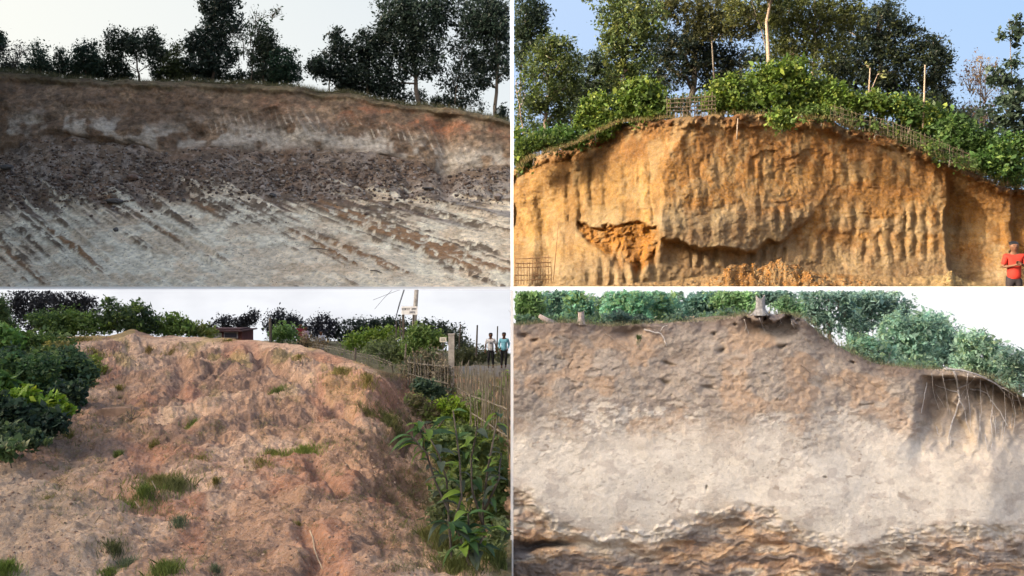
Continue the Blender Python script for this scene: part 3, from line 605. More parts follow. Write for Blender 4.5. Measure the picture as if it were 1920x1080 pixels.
t1('dense dark tree between the spreading bush and the tallest tree', (690, 184), [(690, 85, 24, 26), (670, 105, 26, 26), (715, 70, 20, 26), (700, 140, 34, 28), (660, 150, 22, 18)], n=6600, leaf=5.5, col=DK, trunk=4)
t1('big dark tree with forked leaning trunk, crown cut by the top edge', (786, 192), [(750, 20, 40, 34), (790, 35, 42, 36), (760, 75, 44, 34), (800, 85, 38, 34), (745, 120, 34, 28), (800, 125, 34, 22), (735, 160, 26, 16), (825, 20, 26, 28)], n=13000, leaf=5.5, col=DK, trunk=9, lean=-4)
t1('light feathery tree with open branches under the big crowns', (850, 205), [(850, 150, 24, 26), (890, 75, 24, 30), (866, 95, 24, 30), (880, 140, 26, 34), (862, 180, 28, 20), (895, 195, 18, 12)], n=3600, leaf=5, col=DK, trunk=2.5, twigs=18)
t1('large dark tree with a straight trunk near the right end of the bank', (929, 224), [(900, 18, 50, 30), (935, 40, 34, 36), (890, 50, 30, 22), (935, 85, 30, 30), (908, 112, 26, 24), (945, 130, 20, 20), (905, 150, 20, 16)], n=9500, leaf=5.5, col=DK, trunk=8, fork=(934, 40))
t1('small dark bush at the right end of the bank', (942, 228), [(944, 216, 12, 12)], n=500, leaf=5, col=DK, trunk=1.5, name='bush', cat='bush')
# dry grass on the lip
def grass_strip(name, label, pts, n, h, col, clip, seed, cat='grass', kind='stuff', spread=(1.0, .5), wid=.05):
    R = np.random.RandomState(seed); P3 = np.array(pts, float); i = R.randint(0, len(P3) - 1, n); t = R.rand(n)[:, None]
    p = P3[i] * (1 - t) + P3[i + 1] * t; p += R.normal(size=(n, 3)) * np.array([spread[0], spread[1], 0])
    if clip is not None: p = p[clip(p, h * .4)]
    n = len(p); hh = h * R.uniform(.4, 1.2, n)[:, None]; an = R.uniform(0, 6.28, n); dx = np.stack([np.cos(an), np.sin(an), 0 * an], 1) * h * wid
    tip = p + np.stack([R.normal(size=n) * .35, R.normal(size=n) * .3, np.ones(n)], 1) * hh
    V = np.stack([p - dx - np.array([0, 0, h * .1]), p + dx - np.array([0, 0, h * .1]), tip], 1).reshape(-1, 3)
    C = np.repeat(np.array(col)[None] * R.uniform(.6, 1.35, n)[:, None], 3, 0)
    o = fast(name, V, np.arange(3 * n).reshape(n, 3), M_leaf, cols=C)
    return tag(o, label, cat, kind=kind)
tlpx, tltop, tltal, tlft = TL
pts = [P(a, b + 2, 84.2) for a, b in zip(tlpx, tltop)]
grass_strip('grass', 'low dry grass fringing the top lip of the grey bank', pts, 9000, .42, (.10, .10, .05), clip_left, 3, spread=(.3, .5))

# ------------------------------------------------------------ stones
def rock_mesh(name, seed, mat, sub=1):
    bm = bmesh.new(); bmesh.ops.create_icosphere(bm, subdivisions=sub, radius=.5); R = random.Random(seed)
    ax = Vector((R.uniform(.75, 1.2), R.uniform(.7, 1.1), R.uniform(.5, .8)))
    for v in bm.verts:
        v.co = Vector((v.co.x * ax.x, v.co.y * ax.y, v.co.z * ax.z)) * R.uniform(.78, 1.2)
    me = bpy.data.meshes.new(name); bm.to_mesh(me); bm.free(); me.materials.append(mat); return me
def stones(name, label, pos, sizes, cols, seed, mat):
    R = np.random.RandomState(seed); base = rock_mesh('tmp', 1, mat); bv = np.array([v.co[:] for v in base.vertices]); bf = np.array([p.vertices[:] for p in base.polygons])
    n = len(pos); V = bv[None] * (1 + .35 * R.uniform(-1, 1, (n, len(bv), 1))) * np.array(sizes)[:, None, None] * R.uniform(.6, 1.3, (n, 1, 3))
    a = R.uniform(0, 6.28, n); c, s = np.cos(a)[:, None], np.sin(a)[:, None]
    V = np.stack([V[..., 0] * c - V[..., 1] * s, V[..., 0] * s + V[..., 1] * c, V[..., 2]], -1) + np.array(pos)[:, None, :]
    Q = (bf[None] + (np.arange(n) * len(bv))[:, None, None]).reshape(-1, 3)
    C = np.repeat(np.array(cols), len(bv), 0)
    return tag(fast(name, V.reshape(-1, 3), Q, mat, cols=C), label, 'rubble', kind='stuff')
M_clod = soil('clod_soil', .02, .5, .3)
dg = None
def ray_z(x, y, z0=40):
    global dg
    if dg is None: dg = bpy.context.evaluated_depsgraph_get(); dg.update()
    for _ in range(1):
        ok, loc, nn, i, ob, mtx = scene.ray_cast(dg, Vector((x, y, z0)), Vector((0, 0, -1)))
        if ok: return loc.z
    return -6
from mathutils.bvhtree import BVHTree
def bvh(name):
    o = bpy.data.objects[name]; me = o.data
    return BVHTree.FromPolygons([v.co[:] for v in me.vertices], [p.vertices[:] for p in me.polygons])
BV = {n: bvh(n) for n in ('graded_bank', 'cut_cliff', 'bare_mound', 'pale_cliff')}
def hit(site, px, py):
    """the point of a site's ground seen at a place of the photograph"""
    dr = Vector(((px - 960.5) / F, 1, (540.5 - py) / F)).normalized()
    h = BV[site].ray_cast(Vector((0, 0, 0)), dr)
    return h[0]
R = random.Random(5); pos, siz, cc = [], [], []
for i in range(5200):
    px = R.uniform(0, 952); py = R.triangular(255, 420, 340)
    if py > np.interp(px, tlpx, tlft) + 10 and R.random() < .8: continue
    if py < np.interp(px, tlpx, tltal) - 4: continue
    h = hit('graded_bank', px, py)
    if h is None: continue
    s = R.choice([1.6, 2, 2.4, 3, 3.6, 5.5, 5.5, 8]) * h.y / F; pos.append((h.x, h.y, h.z + s * .15)); siz.append(s)
    c0 = R.choice([(.13, .095, .075), (.17, .12, .09), (.22, .19, .16), (.10, .08, .07), (.34, .30, .26)]); cc.append(c0)
for i in range(2200):
    px = R.uniform(0, 952); py = R.uniform(385, 536)
    h = hit('graded_bank', px, py)
    if h is None: continue
    s = R.choice([1.0, 1.4, 2.2]) * h.y / F; pos.append((h.x, h.y, h.z + s * .1)); siz.append(s); cc.append(R.choice([(.16, .12, .09), (.26, .19, .13)]))
stones('rubble', 'dark stony debris strewn over the foot of the grey bank', pos, siz, cc, 4, M_clod)
M_stone_d = flat('dark_stone', (.10, .095, .09), var=.4, scale=2, bump=.05); M_stone_l = flat('pale_stone', (.34, .29, .25), var=.3, scale=2, bump=.05); M_stone_b = flat('brown_stone', (.20, .14, .11), var=.3, scale=2, bump=.05)
for (px, py, w, hh, m, lab) in (
    (214, 376, 32, 11, M_stone_d, 'flat blackish boulder on the pale ground left of centre'),
    (14, 313, 30, 10, M_stone_d, 'dark flat slab lying against the bank at the far left'),
    (129, 331, 20, 12, M_stone_b, 'brown rounded boulder in the debris at left'),
    (250, 332, 26, 12, M_stone_b, 'broad brown boulder in the middle of the left debris'),
    (511, 365, 22, 9, M_stone_d, 'dark low stone at the lower edge of the debris, centre'),
    (532, 340, 11, 9, M_stone_l, 'small pale pink stone above the dark low stone'),
    (493, 351, 10, 7, M_stone_l, 'small whitish stone left of the dark low stone'),
    (743, 327, 9, 7, M_stone_l, 'small pale stone high in the right debris'),
    (712, 345, 12, 9, M_stone_b, 'mid brown stone below the high pale stone'),
    (772, 366, 11, 8, M_stone_l, 'pale stone on the yard edge right of centre'),
    (934, 367, 24, 13, M_stone_l, 'large grey stone at the right end of the bank foot'),
    (805, 353, 22, 6, M_stone_d, 'flat dark slab at the debris edge on the right'),
    (345, 375, 9, 6, M_stone_d, 'small dark lump on the pale ground right of the blackish boulder'),
    (218, 430, 13, 8, M_stone_d, 'dark clod among the wheel streaks')):
    h = hit('graded_bank', px, py + hh * .4); k = h.y / F
    o = bpy.data.objects.new('boulder', rock_mesh('boulder', px, m, 2)); o.location = (h.x, h.y, h.z + hh * k * .25); o.scale = (w * k, w * k * .8, hh * k * 1.6); o.rotation_euler = (0, 0, px)
    link(o); tag(o, lab, 'boulder', 'boulders on the graded bank')
for (a, b, lab) in (((695, 508), (717, 513), 'thin dark stick lying on the pale ground near the bottom centre'), ((887, 520), (905, 523), 'short dark stick on the pale ground at the lower right'), ((820, 536), (0, 0), ''), ((580, 468), (618, 470), 'long thin stick at the end of the brown track streak')):
    if not lab: continue
    h0, h1 = hit('graded_bank', *a), hit('graded_bank', *b)
    if h0 is None or h1 is None: continue
    mb = MB(); mb.tube([(0, 0, .03), (h1 - h0) * .5 + Vector((0, 0, .10)), (h1 - h0) + Vector((0, 0, .03))], [.04, .05, .02], 5)
    tag(mb.build('stick', M_bark, loc=h0), lab, 'stick', 'sticks on the graded yard')

# ------------------------------------------------------------ site 2 trees, bushes, fences
G2 = 'trees behind the sunlit cliff'; GB = 'bright bushes along the cliff top'
def t2(label, base, blobs, **k):
    k.setdefault('group', G2); k.setdefault('clip', clip_right); d = k.pop('d', 28)
    return tree(label, base, d, blobs, **k)
O1 = (.045, .065, .022); O2 = (.060, .070, .022); YG = (.11, .16, .03)
t2('dark leafy tree cut by the left edge above the sunlit cliff', (966, 300), [(975, 30, 34, 40), (1000, 60, 26, 34), (975, 90, 24, 34), (1010, 25, 20, 22)], n=7000, leaf=6, col=DK2, trunk=5, d=31, young=O1)
t2('slim pale leaning trunk tree with thin foliage at the far left of the cliff', (988, 305), [(985, 175, 22, 30), (972, 230, 14, 30), (990, 140, 20, 20)], n=1400, leaf=5.5, col=O1, trunk=5, d=26.5, bark=M_bark_pale, fork=(968, 150), young=YG)
t2('olive green tree with a forked pale trunk left of the tall grove', (1022, 285), [(1030, 90, 30, 26), (1050, 115, 38, 36), (1015, 130, 30, 36), (1062, 165, 30, 30), (1025, 180, 34, 26), (1040, 215, 30, 22), (1000, 200, 26, 20)], n=8500, leaf=6, col=O1, young=(.10, .13, .035), trunk=8, d=27.5, bark=M_bark_pale)
t2('dark green tree behind the olive tree, in the gap beside the blue sky', (1112, 262), [(1115, 118, 26, 20), (1125, 150, 30, 36), (1100, 180, 30, 34), (1125, 210, 34, 26)], n=6000, leaf=6, col=DK2, young=O1, trunk=4, d=30)
t2('tall pale green tree with several slender stems left of centre', (1166, 240), [(1150, 25, 30, 30), (1190, 10, 40, 26), (1180, 60, 40, 34), (1215, 45, 36, 34), (1150, 90, 26, 30), (1190, 105, 36, 32), (1165, 140, 30, 28)], n=10500, leaf=6.5, col=(.07, .10, .035), young=(.15, .17, .05), trunk=6, d=27.5, bark=M_bark_pale)
t2('dark broad tree with thick black trunk behind the bamboo fence', (1290, 222), [(1285, 100, 54, 40), (1330, 120, 44, 30), (1250, 90, 34, 36), (1310, 70, 50, 28), (1265, 140, 34, 26), (1370, 105, 30, 22), (1345, 160, 30, 22)], n=13000, leaf=5.5, col=(.016, .026, .020), young=(.05, .05, .02), trunk=15, d=31)
t2('brownish olive crown spreading above the dark broad tree', (1345, 222), [(1290, 20, 46, 24), (1340, 15, 44, 28), (1380, 50, 42, 28), (1335, 50, 44, 22), (1410, 40, 26, 26), (1250, 10, 30, 20)], n=10500, leaf=5.5, col=(.05, .055, .022), young=(.10, .095, .03), trunk=5, d=29.5)
t2('tall straight pale trunk tree rising out of the top edge at centre', (1438, 225), [(1425, -25, 50, 28), (1470, -20, 40, 30)], n=3000, leaf=6, col=O1, trunk=11, d=26, bark=M_bark_pale, lean=-2, limbs=True)
t2('tall tree with mottled trunk and wide olive crown right of centre', (1522, 225), [(1480, 20, 36, 36), (1520, 15, 44, 36), (1570, 10, 44, 30), (1500, 70, 46, 34), (1550, 60, 44, 34), (1475, 95, 30, 26), (1530, 110, 40, 26), (1600, 30, 30, 26)], n=14000, leaf=5.5, col=O2, young=(.10, .12, .035), trunk=8, d=27.5, bark=M_bark_pale)
t2('huge dense dark tree on the right shoulder of the grove', (1650, 235), [(1600, 60, 48, 40), (1650, 50, 46, 38), (1690, 80, 44, 40), (1610, 110, 50, 40), (1665, 125, 50, 42), (1620, 160, 40, 30), (1690, 160, 34, 30), (1665, 25, 20, 16)], n=19000, leaf=5.5, col=(.018, .028, .018), young=(.045, .055, .02), trunk=14, d=30.5)
t2('dark tree with steep right side beside the open sky', (1752, 250), [(1745, 85, 22, 18), (1765, 110, 22, 22), (1740, 130, 28, 30), (1762, 160, 24, 34), (1735, 190, 32, 26), (1770, 195, 16, 14)], n=7500, leaf=5.5, col=(.018, .028, .018), young=(.035, .045, .018), trunk=6, d=30)
t2('sparse reddish grey tree almost leafless against the blue sky', (1838, 262), [(1838, 130, 34, 26), (1850, 165, 34, 34), (1815, 150, 22, 24), (1845, 210, 36, 30)], n=1500, leaf=4, col=(.15, .10, .08), trunk=2.5, d=30, twigs=70, spread=6, clus=5, young=(.16, .12, .05))
t2('open big leaved tree cut by the right edge of the picture', (1906, 300), [(1905, 40, 14, 12), (1875, 68, 12, 8), (1908, 65, 12, 14), (1902, 115, 14, 12), (1890, 150, 30, 14), (1900, 185, 26, 20), (1880, 210, 32, 22), (1905, 235, 26, 22), (1868, 135, 18, 8)], n=1700, leaf=10, col=(.035, .055, .035), trunk=3, d=24, clus=7, width=.65, spread=9, hollow=.1)
t2('leafy sprig hanging in from above at the top left of the blue sky', (1103, -40), [(1103, 1, 9, 5)], n=60, leaf=8, col=(.09, .12, .05), trunk=1, d=27, clus=6, spread=5, limbs=False)
t2('hazy grey green tree low behind the slope at the right', (1815, 262), [(1810, 225, 20, 24), (1850, 235, 30, 24)], n=2200, leaf=6, col=(.06, .08, .05), trunk=2, d=33)
def b2(label, base, blobs, **k):
    k.setdefault('group', GB); k.setdefault('name', 'bush'); k.setdefault('cat', 'bush'); k.setdefault('d', 24); k.setdefault('leaf', 7.5); k.setdefault('col', (.068, .112, .022)); k.setdefault('young', (.15, .19, .035)); k.setdefault('trunk', 2.5); k.setdefault('crown', 'foliage'); k.setdefault('spread', 12); k.setdefault('hollow', .25); k.setdefault('width', .6)
    return t2(label, base, blobs, **k)
b2('low green undergrowth bush at the extreme left above the cliff', (972, 322), [(968, 290, 14, 26), (990, 300, 12, 12), (966, 260, 12, 22)], n=2200, d=24.5, col=(.06, .10, .025))
b2('dark green creeping bush on the left slope under the olive tree', (1045, 285), [(1020, 262, 22, 16), (1050, 258, 28, 18), (1080, 262, 24, 12)], n=3600, d=24, col=(.05, .10, .025), young=(.09, .14, .03))
b2('upright yellow green bush on the left end of the cliff top', (1118, 258), [(1112, 210, 18, 26), (1128, 195, 16, 20), (1125, 235, 26, 22), (1098, 225, 16, 16)], n=3400)
b2('largest bright green shrub left of the bamboo fence', (1195, 236), [(1185, 180, 26, 26), (1215, 175, 26, 26), (1235, 195, 22, 26), (1170, 205, 24, 26), (1205, 215, 40, 18)], n=5600)
b2('little low bush at the foot of the largest left shrub', (1148, 245), [(1146, 228, 14, 14)], n=600)
b2('bright leafy shrub at the right end of the bamboo fence', (1355, 222), [(1350, 175, 18, 22), (1370, 165, 20, 22), (1340, 195, 22, 18), (1378, 195, 22, 20)], n=3200)
b2('tallest yellow green shrub at the centre of the cliff top', (1462, 226), [(1430, 150, 30, 24), (1465, 135, 32, 20), (1495, 145, 26, 26), (1450, 180, 40, 26), (1420, 195, 24, 22), (1500, 180, 24, 26), (1475, 205, 34, 18)], n=8000)
b2('drooping clump of leaves hanging over the cliff lip below the tallest shrub', (1466, 240), [(1466, 222, 20, 14)], n=800, d=22.6)
b2('rounded yellow green shrub right of the mottled trunk', (1555, 226), [(1545, 170, 18, 22), (1565, 185, 26, 22), (1550, 205, 30, 16)], n=3600)
b2('low leafy bush at the start of the right hand slope', (1610, 228), [(1605, 195, 24, 12), (1640, 190, 22, 14), (1660, 198, 20, 14)], n=2600)
b2('green bush at the foot of the tall stake on the slope', (1700, 250), [(1690, 200, 28, 16), (1720, 215, 30, 20), (1750, 230, 26, 20)], n=4200, col=(.05, .095, .025))
b2('broad green bush half way down the right slope', (1800, 300), [(1785, 240, 26, 20), (1815, 258, 30, 22), (1850, 270, 26, 18), (1780, 275, 26, 18)], n=5200, col=(.04, .08, .022), young=(.08, .13, .03), d=23.5)
b2('bright topped bush at the right edge low on the slope', (1890, 335), [(1880, 280, 26, 20), (1910, 270, 20, 16), (1870, 305, 30, 20), (1905, 310, 22, 24), (1840, 300, 20, 14)], n=5200, col=(.04, .085, .022), young=(.11, .17, .04), d=23)
b2('dark filling bush behind the wire fence on the slope', (1740, 275), [(1720, 245, 40, 14), (1770, 262, 34, 16), (1820, 300, 30, 16)], n=3600, col=(.025, .04, .018), young=(.05, .07, .02), d=25)
b2('shaded undergrowth between the tall trunks behind the bright shrubs', (1400, 222), [(1390, 200, 30, 18), (1520, 190, 26, 26), (1590, 205, 26, 20), (1240, 205, 30, 14)], n=4200, col=(.03, .05, .02), young=(.07, .10, .03), d=26.5)

# understory and background fill
for i, (a, b, hgt, n) in enumerate(((-5, 60, 14, 900), (60, 140, 12, 1100), (140, 215, 20, 1400), (200, 250, 16, 900), (285, 345, 26, 1500), (345, 400, 20, 1500), (400, 470, 18, 1300), (470, 520, 22, 1100), (640, 720, 26, 2200), (720, 800, 22, 1300), (810, 870, 18, 900))):
    base = np.interp((a + b) / 2, tlpx, tltop); R = random.Random(i); bl = []
    for j in range(5):
        x = lerp(a, b, (j + .5) / 5); bl.append((x, np.interp(x, tlpx, tltop) - hgt * R.uniform(.25, .8), (b - a) * .14, hgt * R.uniform(.4, .8)))
    t1(('low dark undergrowth along the bank top, ' + ('at the far left end', 'left of the small green shrub', 'under the low bushy tree', 'left under the twin crowned tree', 'behind the light green shrub', 'left of the tall dark trunk', 'right of the tall dark trunk', 'under the nearly bare tree', 'below the dense dark tree', 'left of the forked leaning trunk', 'under the feathery tree')[i]), ((a + b) / 2, base + 1), bl, n=n, leaf=4.5, col=(.035, .055, .035), trunk=1, limbs=False, name='undergrowth', cat='shrub', group='undergrowth on the grey bank', d=89, hollow=.1, spread=7)
for i, (lab, bs, bl, n, c, yg, dd) in enumerate((
    ('hazy green tree filling the gap left of the pale stems', (1080, 270), [(1065, 130, 26, 30), (1085, 190, 30, 36), (1060, 225, 28, 24), (1000, 245, 24, 24)], 5200, O1, (.07, .09, .03), 34),
    ('green tree behind the largest left shrub', (1190, 240), [(1170, 150, 34, 26), (1210, 145, 34, 26), (1140, 165, 26, 26), (1230, 165, 26, 20)], 5200, (.035, .055, .022), (.08, .11, .03), 33),
    ('dark foliage low between the broad tree and the tall trunk', (1390, 225), [(1380, 130, 26, 22), (1400, 160, 24, 26), (1360, 150, 20, 20), (1415, 110, 20, 20)], 3600, (.022, .034, .020), (.06, .07, .02), 34),
    ('green background tree right of the tall pale trunk', (1465, 225), [(1460, 60, 26, 30), (1470, 110, 26, 20), (1455, 20, 20, 26), (1575, 130, 30, 26), (1545, 145, 26, 20)], 5000, (.035, .048, .020), (.08, .09, .03), 34),
    ('olive crown at the top edge between the two pale trunks', (1480, 225), [(1400, 5, 36, 18), (1440, 30, 26, 22), (1380, 20, 20, 20)], 2600, O2, (.12, .13, .04), 27),
    ('dark green tree low behind the stake on the slope', (1760, 270), [(1720, 200, 30, 24), (1755, 215, 34, 26), (1790, 235, 26, 18)], 4000, (.020, .034, .020), (.05, .07, .025), 28))):
    t2(lab, bs, bl, n=n, leaf=5.5, col=c, young=yg, trunk=4, d=dd)
for i, (lab, bs, bl, n, dd) in enumerate((
    ('leafy growth bulging over the cliff edge at the far left', (1000, 300), [(985, 275, 16, 12), (1005, 268, 16, 14), (1035, 270, 16, 10)], 1800, 23.6),
    ('low leaves spilling over the lip right of the drooping clump', (1540, 226), [(1520, 212, 14, 8), (1545, 216, 14, 6), (1570, 214, 12, 8)], 900, 23.2),
    ('small bush filling the gap behind the bamboo lattice', (1300, 222), [(1275, 196, 16, 14), (1320, 192, 16, 16), (1345, 200, 12, 14)], 1400, 24.6),
    ('creeping plants hiding the lower half of the slope fence', (1650, 255), [(1600, 226, 22, 14), (1640, 236, 24, 16), (1680, 252, 24, 16), (1720, 268, 22, 16)], 4200, 24.4),
    ('creeping plants at the lower end of the slope fence', (1790, 305), [(1740, 272, 24, 16), (1760, 282, 24, 16), (1800, 300, 24, 18), (1840, 316, 24, 18), (1875, 334, 22, 18), (1905, 342, 18, 16)], 4600, 24.6),
    ('straggling vines in front of the upper half of the slope fence', (1640, 250), [(1600, 226, 18, 8), (1640, 238, 20, 8), (1668, 244, 14, 10), (1710, 262, 18, 8)], 480, 22.95),
    ('straggling vines in front of the lower half of the slope fence', (1780, 302), [(1745, 278, 16, 8), (1785, 294, 18, 8), (1815, 308, 16, 8)], 400, 22.45))):
    b2(lab, bs, bl, n=n, d=dd, col=(.05, .085, .022), young=(.10, .14, .03), leaf=6)
# bare poles
def pole(label, pts, d, w, mat, name='pole', cat='pole', group=None, extra=None):
    o = P(*pts[0], d); mb = MB(); mb.tube([Vector(P(a, b, d)) - Vector(o) for a, b in pts], [w * d / F * .5] * (len(pts) - 1) + [w * d / F * .3], 6)
    root = empty(name, o, label, cat, group); mb.build('stem', mat, root, smooth=True)
    for e in (extra or []):
        m2 = MB(); m2.tube([Vector(P(a, b, d)) - Vector(o) for a, b in e], [w * d / F * .3, w * d / F * .2], 5); m2.build('branch', mat, root, smooth=True)
    return root
rt = pole('thin forked sapling stem with a few leaves before the dense dark tree', [(1630, 198), (1630, 165), (1632, 128)], 24.5, 3.2, M_bark_pale, 'sapling', 'sapling', None, [[(1632, 175), (1646, 140)], [(1632, 128), (1624, 122)], [(1646, 140), (1656, 138)]])
V, Q, C = crown_mesh([(*P(1630, 122, 24.5), .1, .1, .05), (*P(1652, 138, 24.5), .12, .1, .05)], 36, .11, (.16, .17, .07), .1, seed=5, clus=6); fast('foliage', V - np.array(rt.location), Q, M_leaf, rt, cols=C)
rt = pole('tall bare pale stake standing in bushes on the right slope', [(1731, 240), (1733, 190), (1735, 122)], 23.8, 3.6, M_bark_pale, 'stake', 'stake')
pole('pale root or stake stub standing out at the cliff lip centre', [(1382, 262), (1383, 240), (1384, 222)], 22.7, 2.6, M_bark_pale, 'root', 'root')
M_bamboo_dark = flat('dark_weathered_bamboo', (.10, .08, .055), var=.4, scale=8)
# bamboo fences: pickets and rails are parts
def fence(label, line, d0, d1, n, hpx, w, mat, rails, group=None, jitter=2.0, seed=1, site=None):
    R = random.Random(seed); o = Vector(P(line[0][0], line[0][1], d0)); root = empty('bamboo_fence', o, label, 'fence', group)
    xs = np.array(line, float)
    for i in range(n):
        t = i / (n - 1); u = t * (len(line) - 1); j = min(int(u), len(line) - 2); f = u - j
        px = lerp(xs[j, 0], xs[j + 1, 0], f) + R.uniform(-1, 1) * jitter * .6; py = lerp(xs[j, 1], xs[j + 1, 1], f); d = lerp(d0, d1, t); k = d / F
        hh = (hpx if not hasattr(hpx, '__len__') else lerp(hpx[0], hpx[1], t)) * R.uniform(.82, 1.15) 
        a = Vector(P(px, py + 3, d)); b = Vector(P(px + R.uniform(-1, 1) * jitter, py - hh, d + R.uniform(-.05, .05)))
        mb = MB(); mb.tube([a - o, a.lerp(b, .5) - o + Vector((R.uniform(-1, 1) * k, 0, 0)), b - o], [w * k * .5, w * k * .5, w * k * .4], 5); mb.build('picket', mat, root)
    for fr, tilt in rails:
        mb = MB(); pts = []
        for j in range(len(line)):
            t = j / (len(line) - 1); hh = hpx if not hasattr(hpx, '__len__') else lerp(hpx[0], hpx[1], t)
            pts.append(Vector(P(xs[j, 0], xs[j, 1] - hh * fr + tilt * (t - .5) + R.uniform(-.6, .6), lerp(d0, d1, t) - .03)) - o)
        mb.tube(pts, w * .55 * d0 / F, 5); mb.build('rail', mat, root)
    return root
fence('weathered bamboo lattice fence on the cliff top, left of the tallest shrub', [(1252, 219), (1280, 218), (1310, 216), (1342, 214)], 23.6, 23.6, 15, 38, 1.7, M_bamboo_dark, [(.25, 0), (.45, -1), (.65, 1), (.85, -2)], 'bamboo fences of the cliff', 2, 3)
fence('thin grey bamboo fence running down the right slope of the cliff', [(1560, 224), (1610, 240), (1660, 250), (1710, 270), (1760, 290), (1820, 315)], 23.0, 22.4, 56, 28, .8, M_bamboo_dark, [(.3, 0), (.6, 0), (.9, 0)], 'bamboo fences of the cliff', 3, 4)
fence('dark brown cane fence in front of the cliff foot at the left edge', [(966, 532), (990, 531), (1012, 530), (1034, 529)], 20.6, 20.9, 14, 47, 1.5, M_bamboo_brown, [(.12, 0), (.3, 2), (.62, 0), (.78, 1), (.98, 0)], 'bamboo fences of the cliff', 1, 5)
pole('slender crooked cane leaning on the cliff beside the brown fence', [(1038, 526), (1043, 470), (1048, 415)], 21.8, 1.6, M_bamboo_brown, 'cane', 'cane')
# rubble and grass on the cliff
R = random.Random(8); pos, siz, cc = [], [], []
for i in range(4200):
    px = R.choice([R.uniform(1250, 1910), R.uniform(1330, 1640)]) if R.random() < .85 else R.uniform(1040, 1900); py = R.uniform(484, 537); h = hit('cut_cliff', px, py)
    if h is None or h.y > 21.9: continue
    s = R.choice([1, 1.5, 2, 2.8, 4.5]) * h.y / F; pos.append((h.x, h.y, h.z + s * .15)); siz.append(s)
    cc.append(R.choice([(.22, .12, .045), (.28, .13, .035), (.26, .17, .08), (.12, .065, .03)]) if px < 1660 else R.choice([(.30, .21, .09), (.22, .14, .06)]))
stones('rubble', 'loose orange clods heaped at the foot of the sunlit cliff', pos, siz, cc, 9, soil('orange_clod', .01, .4, .25))
pts = [P(a, b - 1, 23.1) for a, b in TRTOP[:-1]]
grass_strip('grass', 'dry grass and roots along the crumbling lip of the sunlit cliff', pts, 3800, .10, (.13, .10, .04), clip_right, 6, spread=(.06, .12))

